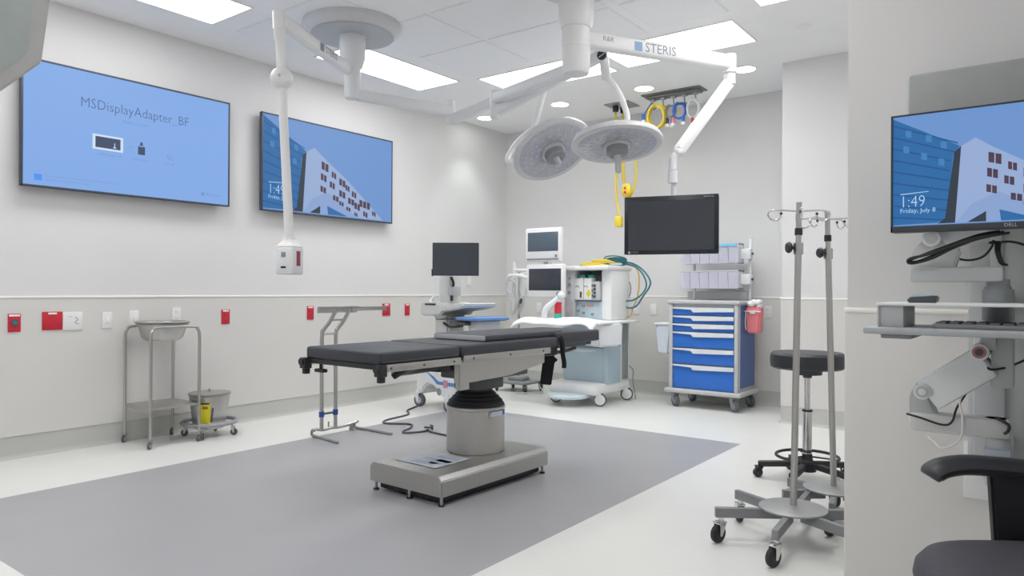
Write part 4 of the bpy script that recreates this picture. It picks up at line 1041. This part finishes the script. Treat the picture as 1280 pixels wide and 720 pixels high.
# ------------------------------------------------------------------ drip stands
def iv_stand(label, base, top, a0, rl, hooks):
    t = thing('iv_stand', label, 'drip stand', (base[0], base[1], 0))
    dx, dy, h = top[0]-base[0], top[1]-base[1], top[2]
    g = G().lathe([(0, .15), (.139, .15), (.142, .153), (.142, .158), (.135, .161), (.03, .168), (0, .168)], n=40); g.build('base_plate', alum, t)
    for i in range(6):
        a = math.radians(a0+60*i); c_, s_ = math.cos(a), math.sin(a)
        g = G(); bar(g, (.05*c_, .05*s_, .13), (rl*c_, rl*s_, .13), .013, .021, .002)
        g.build('leg', mat('leg_grey', (136, 138, 140), .45, .4), t)
        caster(t, ((rl-.025)*c_, (rl-.025)*s_, 0), .040, math.radians(a0+60*i+(35 if i % 2 else -25)), .022, chrome, brubber, black, .02)
    def pt(z): return V((dx*z/h, dy*z/h, z))
    G().cyl(pt(.16), pt(h-.22), .0142, n=18).build('pole', ss, t)
    G().cyl(pt(h-.24), pt(h), .0118, n=16).build('upper_pole', ss, t)
    G().cyl(pt(h-.145), pt(h-.115), .0165, n=16).build('height_collar', black, t)
    k0 = pt(h-.20)
    side = V((-.8, -.6, 0)) if hooks[2] == 0 else V((-.7, -.7, 0))
    G().cyl(k0+side*.012, k0+side*.035, .008, n=10).lathe([(0, -.012), (.02, -.01), (.026, 0), (.02, .01), (0, .012)], k0+side*.042, 16, rot=side.to_track_quat('Z', 'Y').to_matrix()).build('clamp_knob', black, t)
    G().cyl(k0-V((0, 0, .03)), k0+V((0, 0, .02)), .021, n=16).build('clamp', ss, t)
    hp = pt(h-.04)
    for i, ang in enumerate(hooks[:2]):
        for q in (0, 1):
            a = math.radians(ang+180*q); c_, s_ = math.cos(a), math.sin(a); d_ = V((c_, s_, 0)); L = .125
            g = G().tube([hp, hp+d_*.06+V((0, 0, .004)), hp+d_*(L-.01)+V((0, 0, .003)), hp+d_*(L+.012)+V((0, 0, -.012)), hp+d_*L+V((0, 0, -.034)), hp+d_*(L-.02)+V((0, 0, -.04)), hp+d_*(L-.042)+V((0, 0, -.03)), hp+d_*(L-.046)+V((0, 0, -.012))], .0038, 8, 5)
            g.sph(hp+d_*(L-.046)+V((0, 0, -.010)), .0065, mi=1, n=8)
            g.build('hook', [chrome, black], t)
    return t
b1_ = (4.445, 3.243); b2_ = (4.515, 3.69)
def along(px, py, x, y):
    d = (V((x, y, 0))-CAM).dot(Fw.xy.to_3d().normalized()); return d
tp1 = dep(3.16, 999, 253); tp2 = dep(3.44, 1034, 264)
iv_stand('taller steel drip stand in front of the stool, nearest the open floor', b1_, tp1, -86, .335, (37, 110, 0))
iv_stand('shorter steel drip stand close beside the partition wall', b2_, tp2, -80, .255, (30, 70, 1))

# ------------------------------------------------------------------ partition workstation
WA = thing('wall_workstation_arm', 'grey wall mounted workstation arm with keyboard tray on the partition', 'workstation arm', (5.2, YP-.024, 0))
WX, WY = 5.2, YP-.024
def wx(x0, x1, y0, y1, z0, z1, bev=0, mi=0, g=None): return (g or G()).bx(x0-WX, x1-WX, y0-WY, y1-WY, z0, z1, bev, mi)
g = wx(5.145, 5.20, 2.535, WY, .60, 1.32, .004); wx(5.20, 5.36, 2.52, WY, .42, 1.55, .006, g=g); wx(5.215, 5.23, 2.512, 2.53, .42, 1.55, g=g); wx(5.285, 5.30, 2.512, 2.53, .42, 1.55, g=g)
g.build('wall_track', mat('track_grey', (196, 198, 198), .45), WA)
wx(5.16, 5.24, 2.50, 2.56, .62, 1.0, .01).build('track_carriage', lgrey, WA)
# lower arm
g = wx(5.035, 5.265, 2.20, 2.27, .725, .775, .012); g.build('lower_arm', offw, WA)
g = G().cyl((5.235-WX, 2.24-WY, .60), (5.235-WX, 2.24-WY, .775), .028, n=20); wx(5.21, 5.26, 2.24, WY, .61, .69, .008, g=g); g.build('arm_post', lgrey, WA)
wx(5.205, 5.265, 2.19, 2.28, .655, .70, .004).build('post_clamp', mat('clear_blue_grey', (170, 178, 188), .3), WA)
g = G().prism([(0, 0), (.075, 0), (.06, .035), (.04, .095), (.02, .11), (0, .07)], (5.035-WX, 2.21-WY, .75), (1, 0, 0), (0, 0, 1), (0, .05, 0), bev=.005); g.build('elbow', lgrey, WA)
e1 = V((5.073-WX, 2.20-WY, .838)); e2 = V((5.20-WX, 2.18-WY, .950))
def slab(g, a, b, hw, th):
    d = (b-a); rx = d.normalized(); ry = V((0, 1, 0)); rz = rx.cross(ry).normalized(); ry = rz.cross(rx)
    g.box((a+b)/2, (d.length, th, 2*hw), .008, Matrix((rx, ry, rz)).transposed())
g = G(); slab(g, e1+V((.012, 0, -.010)), e2+V((.016, 0, -.022)), .043, .07)
for e in (e1, e2): g.cyl(e+V((0, -.045, 0)), e+V((0, .04, 0)), .021, n=24, bev=.003)
g.build('spring_arm', white2, WA)
for e, m_ in ((e1, lgrey), (e2, mat('cap_red_grey', (176, 120, 120), .45))):
    g = G().cyl(e+V((0, -.0465, 0)), e+V((0, -.045, 0)), .0155, n=20).cyl(e+V((0, -.049, 0)), e+V((0, -.046, 0)), .009, n=14, mi=1); g.build('pivot_cap', [m_, white2 if m_ is lgrey else dgrey], WA)
g = wx(5.222, 5.27, 2.17, 2.24, .86, 1.0, .006); wx(5.2, 5.235, 2.15, 2.20, .955, 1.0, .005, g=g); g.build('tray_bracket', lgrey, WA)
# upper monitor arm
g = wx(5.03, 5.245, 2.24, 2.30, 1.128, 1.168, .008); g.build('upper_arm', lgrey, WA)
G().cyl((5.232-WX, 2.28-WY, 1.02), (5.232-WX, 2.28-WY, 1.115), .036, n=24, bev=.006).cyl((5.232-WX, 2.28-WY, 1.11), (5.232-WX, 2.28-WY, 1.135), .026, n=20).build('upper_post', mgrey, WA)
wx(5.205, 5.26, 2.30, WY, 1.03, 1.10, .006).build('post_mount', lgrey, WA)
f1_ = V((5.085-WX, 2.25-WY, 1.245))
g = G().prism([(-.055, -.085), (.05, -.085), (.065, -.03), (.02, .01), (-.02, .005), (-.05, -.03)], f1_+V((0, .01, 0)), (1, 0, 0), (0, 0, 1), (0, .045, 0), bev=.006); g.build('monitor_elbow', offw, WA)
g = G().cyl(f1_+V((0, -.03, 0)), f1_+V((0, .05, 0)), .022, n=24, bev=.003); slab(g, f1_+V((.02, .03, .0)), f1_+V((.17, .03, .08)), .032, .05); g.build('monitor_spring_arm', white2, WA)
G().cyl(f1_+V((0, -.032, 0)), f1_+V((0, -.03, 0)), .015, n=20).build('pivot_cap', lgrey, WA)
wx(5.20, 5.30, 2.235, 2.29, 1.3, 1.45, .006).build('screen_mount', dgrey, WA)
# tray and shelf
g = wx(4.962, 5.62, 1.98, 2.24, .995, 1.012, .005); g.build('keyboard_tray', mat('tray_grey', (168, 172, 176), .4), WA)
wx(5.0, 5.07, 2.0, 2.2, .984, .996, .003).build('tray_clip', mgrey, WA)
wx(4.99, 5.62, 2.0, 2.24, 1.066, 1.0735, .002).build('shelf', mat('shelf_white', (226, 230, 230), .3), WA)
g = wx(4.995, 5.05, 2.01, 2.2, 1.01, 1.068, .003); wx(4.991, 4.997, 2.005, 2.2, 1.008, 1.068, .002, g=g)
g.build('shelf_bracket', lgrey, WA)
KBD = thing('keyboard', 'dark grey keyboard lying on the partition keyboard tray', 'keyboard', (5.32, 2.09, 1.012))
G().bx(-.21, .21, -.065, .065, 0, .011, .003).build('case', mgrey, KBD)
g = G()
for r_ in range(5):
    for c_ in range(15): g.box((-.192+.0274*c_, -.05+.025*r_, .0125), (.022, .02, .006), .002)
g.build('keys', mat('key_grey', (112, 112, 122), .5), KBD)
MS = thing('computer_mouse', 'pale topped dark computer mouse on the shelf above the keyboard', 'computer mouse', (5.087, 2.045, 1.0735))
g = G().prism([(-.032, .0), (.03, 0), (.034, .012), (.034, .018), (-.03, .013)], (0, -.02, 0), (1, 0, 0), (0, 0, 1), (0, .05, 0), bev=.003); g.build('body', dgrey, MS)
g = G().prism([(-.03, .012), (.034, .0175), (.012, .024), (-.02, .022)], (0, -.018, 0), (1, 0, 0), (0, 0, 1), (0, .046, 0), bev=.003); g.build('button_shell', mat('mouse_pale', (196, 212, 214), .35), MS)
# desktop monitor on the arm
DM = thing('desktop_monitor', 'desktop monitor on the partition showing the building picture and 1:49', 'monitor', (5.262, 2.2, 1.4225))
w, h = .271, .160
G().bx(-w, w, .002, .04, -h, h, .005).build('housing', black, DM)
g = G()
for a in ((-w, w, -h, -h+.017), (-w, w, h-.004, h), (-w, -w+.005, -h, h), (w-.005, w, -h, h)): g.bx(a[0], a[1], -.005, .004, a[2], a[3], .001)
g.build('bezel', mat('monitor_bezel', (56, 62, 68), .4), DM)
picture(DM, (-w+.005, .0022, -h+.017), (1, 0, 0), (0, 0, 1), 2*w-.01, 2*h-.021)
text('lettering', 'DELL', lgrey, DM, (0, -.0052, -h+.0085), (1, 0, 0), (0, 0, 1), .0125, 'CENTER')
# slim grey cabinet behind the monitor
GC = thing('wall_cabinet', 'flat grey wall cabinet behind the desktop monitor', 'wall cabinet', (5.30, 2.5, 1.6))
G().bx(-.301, .301, -.075, .066, -.20, .152, .012).build('case', mat('cabinet_grey', (158, 160, 160), .5), GC)
G().bx(-.306, -.292, -.06, .06, -.19, .142, .004).build('edge_trim', lgrey, GC)
# cables
def cable(label, pts, r, m=black):
    p0 = V(pts[0]); g = G().tube([V(p)-p0 for p in pts], r, 8, 6)
    o = g.build('computer_cable', m); o.location = p0
    return tag(o, label, 'cable')
yc = 2.215
cable('black cable loop hanging below the desktop monitor', [at(1, yc+.01, 1255, 290), at(1, yc, 1225, 296), at(1, yc, 1195, 306), at(1, yc-.01, 1160, 318), at(1, yc-.015, 1138, 323), at(1, yc-.015, 1135, 328), at(1, yc-.01, 1143, 329), at(1, yc-.01, 1165, 323), at(1, yc, 1192, 310), at(1, yc, 1225, 298), at(1, yc+.01, 1262, 291)], .0036)
cable('second black cable running tight along the hanging loop', [at(1, yc+.02, 1250, 289), at(1, yc+.01, 1222, 294), at(1, yc+.01, 1190, 305), at(1, yc-.005, 1150, 320), at(1, yc-.01, 1137, 326), at(1, yc, 1150, 326), at(1, yc+.01, 1185, 311), at(1, yc+.01, 1230, 294)], .0034)
cable('thin black cable sagging above the grey upper arm', [at(1, 2.32, 1190, 320), at(1, 2.32, 1200, 324), at(1, 2.32, 1215, 325), at(1, 2.32, 1230, 320), at(1, 2.32, 1240, 308), at(1, 2.32, 1242, 300)], .003)
for i in range(4):
    cable(['black cable of the tied bunch under the monitor, outermost towards the elbow', 'black cable of the tied bunch under the monitor, second from the elbow', 'black cable of the tied bunch under the monitor, third from the elbow', 'black cable of the tied bunch under the monitor, farthest from the elbow'][i],
          [at(1, 2.30, 1236+2*i, 304), at(1, 2.30, 1244+2*i, 303), at(1, 2.29, 1245+1.5*i, 314), at(1, 2.29, 1250+1.2*i, 328), at(1, 2.3, 1256+i, 331)], .0032)
cable('black cable looping from the tied bunch toward the picture edge', [at(1, 2.3, 1240, 304), at(1, 2.3, 1262, 302), at(1, 2.3, 1280, 306), at(1, 2.3, 1290, 312)], .0032)
cable('black cable from the spring arm pivot to the picture edge', [at(1, 2.17, 1230, 447), at(1, 2.15, 1234, 459), at(1, 2.15, 1242, 462), at(1, 2.18, 1262, 458), at(1, 2.2, 1290, 446)], .003)
cable('black cable hanging from the spring arm to the lower arm', [at(1, 2.19, 1222, 470), at(1, 2.18, 1210, 488), at(1, 2.18, 1196, 510), at(1, 2.185, 1190, 527), at(1, 2.185, 1178, 531), at(1, 2.185, 1150, 522), at(1, 2.185, 1133, 517)], .003)
cable('white cable hanging in a loop below the spring arm', [at(1, 2.18, 1215, 482), at(1, 2.17, 1200, 500), at(1, 2.17, 1203, 520), at(1, 2.17, 1202, 545), at(1, 2.17, 1192, 556), at(1, 2.17, 1177, 560), at(1, 2.18, 1168, 552), at(1, 2.19, 1160, 546)], .0026, white)
cable('short black cable curling over the end of the lower arm', [at(1, 2.19, 1246, 523), at(1, 2.18, 1252, 526), at(1, 2.18, 1261, 532), at(1, 2.18, 1260, 539), at(1, 2.19, 1256, 542)], .004)

# ------------------------------------------------------------------ task chair
TC = thing('task_chair', 'black task chair with curved armrest in front of the partition', 'chair', (5.40, 1.835, 0), math.radians(210))
chm = mat('chair_fabric', (68, 68, 76), .75, var=.1, scale=120, bump=.25)
g = G(); t = bmesh.new()
n_, rings = 96, []
for z, s_ in ((.425, .88), (.445, .97), (.48, 1.0), (.505, .985), (.525, .93), (.536, .8), (.541, .5), (.541, 0)):
    if s_ == 0: rings.append([t.verts.new((0, 0, z))]); continue
    ring = []
    for i in range(n_):
        a = 2*PI*i/n_; c_, q_ = math.cos(a), math.sin(a); p = .68
        ring.append(t.verts.new((.29*s_*math.copysign(abs(c_)**p, c_), .245*s_*math.copysign(abs(q_)**p, q_), z)))
    rings.append(ring)
for A_, B_ in zip(rings, rings[1:]):
    for i in range(n_):
        if len(B_) == 1: t.faces.new((A_[i], A_[(i+1) % n_], B_[0]))
        else: t.faces.new((A_[i], A_[(i+1) % n_], B_[(i+1) % n_], B_[i]))
t.faces.new(rings[0][::-1])
g._merge(t); g.build('seat', chm, TC, 60)
armm = mat('armrest_black', (54, 55, 60), .4)
for sy in (-1, 1):
    y = sy*.275
    g = G().tube([(.175, y, .655), (.165, y, .668), (.14, y, .680), (.09, y, .687), (.0, y, .683), (-.10, y, .675), (-.17, y, .668)], lambda u: .0235 if u > .12 else .0185+.042*u, 14, 8, sx=1.7)
    ar = g.build('armrest', armm, TC)
    g = G().prism([(.045, .67), (-.12, .67), (-.10, .44), (.03, .44)], (0, y-.014*sy, 0), (1, 0, 0), (0, 0, 1), (0, .026*sy, 0), bev=.006)
    g.bx(-.06, .05, min(y, y-sy*.12), max(y, y-sy*.12), .40, .415, .004)
    g.build('arm_upright', black, ar)
G().bx(-.12, .12, -.12, .12, .38, .416, .01).build('seat_plate', black, TC)
G().cyl((0, 0, .12), (0, 0, .385), .028, n=18).build('gas_lift', black, TC)
g = G().tube([(-.10, 0, .395), (-.25, 0, .40), (-.30, 0, .5), (-.31, 0, .65)], .02, 10, 5); g.build('back_bar', black, TC)
g = G().box((-.315, 0, .75), (.06, .44, .36), .03, Matrix.Rotation(-.12, 3, 'Y'), seg=3); g.build('backrest', chm, TC)
for i in range(5):
    a = math.radians(36+72*i); c_, s_ = math.cos(a), math.sin(a)
    g = G(); bar(g, (.02*c_, .02*s_, .11), (.28*c_, .28*s_, .085), .022, .018, .006); g.build('base_arm', black, TC)
    caster(TC, (.27*c_, .27*s_, 0), .028, a+.5, .03, black, brubber, dgrey, .006)

# ------------------------------------------------------------------ equipment head hanging close by, top corner
EH = thing('ceiling_hung_housing', 'grey angular equipment housing hanging close by at the top corner', 'equipment housing', dep(2.0, 0, 0))
def le(p): return V(p)-EH.location
A1 = dep(2.0, 53, 78); A2 = dep(2.06, 70, -50); A3 = dep(1.72, -120, -50); A4 = dep(1.74, -90, 178)
nb = (A2-A1).cross(A4-A1).normalized()
if nb.dot(CAM-A1) > 0: nb = -nb
g = G(); t = bmesh.new()
fr = [t.verts.new(le(p)) for p in (A1, A2, A3, A4)]
f = t.faces.new(fr)
e = bmesh.ops.extrude_face_region(t, geom=[f]); bmesh.ops.translate(t, vec=nb*.07, verts=[v for v in e['geom'] if isinstance(v, bmesh.types.BMVert)])
bmesh.ops.recalc_face_normals(t, faces=t.faces); bmesh.ops.bevel(t, geom=t.edges[:], offset=.006, segments=2, affect='EDGES')
g._merge(t); g.build('housing', mat('housing_grey', (170, 170, 168), .5), EH)
g = G(); t = bmesh.new()
B1 = dep(1.955, 38, 65); B2 = dep(2.0, 52, -50); B3 = dep(1.72, -100, -50); B4 = dep(1.74, -60, 132)
def onp(p):  # drop onto the front plane
    return p-nb*((p-A1).dot(nb))-nb*.0012
fr = [t.verts.new(le(onp(p))) for p in (B1, B2, B3, B4)]; f = t.faces.new(fr)
e = bmesh.ops.extrude_face_region(t, geom=[f]); bmesh.ops.translate(t, vec=-nb*.004, verts=[v for v in e['geom'] if isinstance(v, bmesh.types.BMVert)])
bmesh.ops.recalc_face_normals(t, faces=t.faces)
g._merge(t); g.build('glass_panel', mat('panel_greygreen', (160, 168, 166), .3), EH)
hc = (A2+A3)/2+nb*.04
g = G().cyl(le(V((hc.x, hc.y, hc.z-.1))), le(V((hc.x, hc.y, ZC))), .03, n=16); g.build('hanger_tube', white2, EH)

# ------------------------------------------------------------------ groups of repeats
GR = {'wall_display': 'wall displays', 'wall_outlet': 'wall outlets', 'wall_plate': 'wall plates', 'surgical_lamp': 'surgical lamp heads', 'coiled_hose': 'hoses coiled on the ceiling rail',
      'hanging_power_cord': 'yellow power cords hanging from the ceiling', 'hanging_hose': 'hoses beside the anesthesia machine', 'coiled_cable': 'coils on the anesthesia machine',
      'iv_stand': 'drip stands', 'computer_cable': 'cables of the partition workstation'}
for o in list(bpy.data.objects):
    k_ = o.name.split('.')[0]
    if o.parent is None and k_ in GR and 'category' in o and 'group' not in o: o['group'] = GR[k_]

# ------------------------------------------------------------------ world and render look
w = bpy.data.worlds.new('world'); bpy.context.scene.world = w; w.use_nodes = True
w.node_tree.nodes['Background'].inputs[0].default_value = (.8, .85, .9, 1)
w.node_tree.nodes['Background'].inputs[1].default_value = .3
sc = bpy.context.scene
sc.view_settings.view_transform = 'Standard'
sc.view_settings.exposure = 0
sc.cycles.use_denoising = True
sc.cycles.max_bounces = 10
sc.cycles.diffuse_bounces = 6
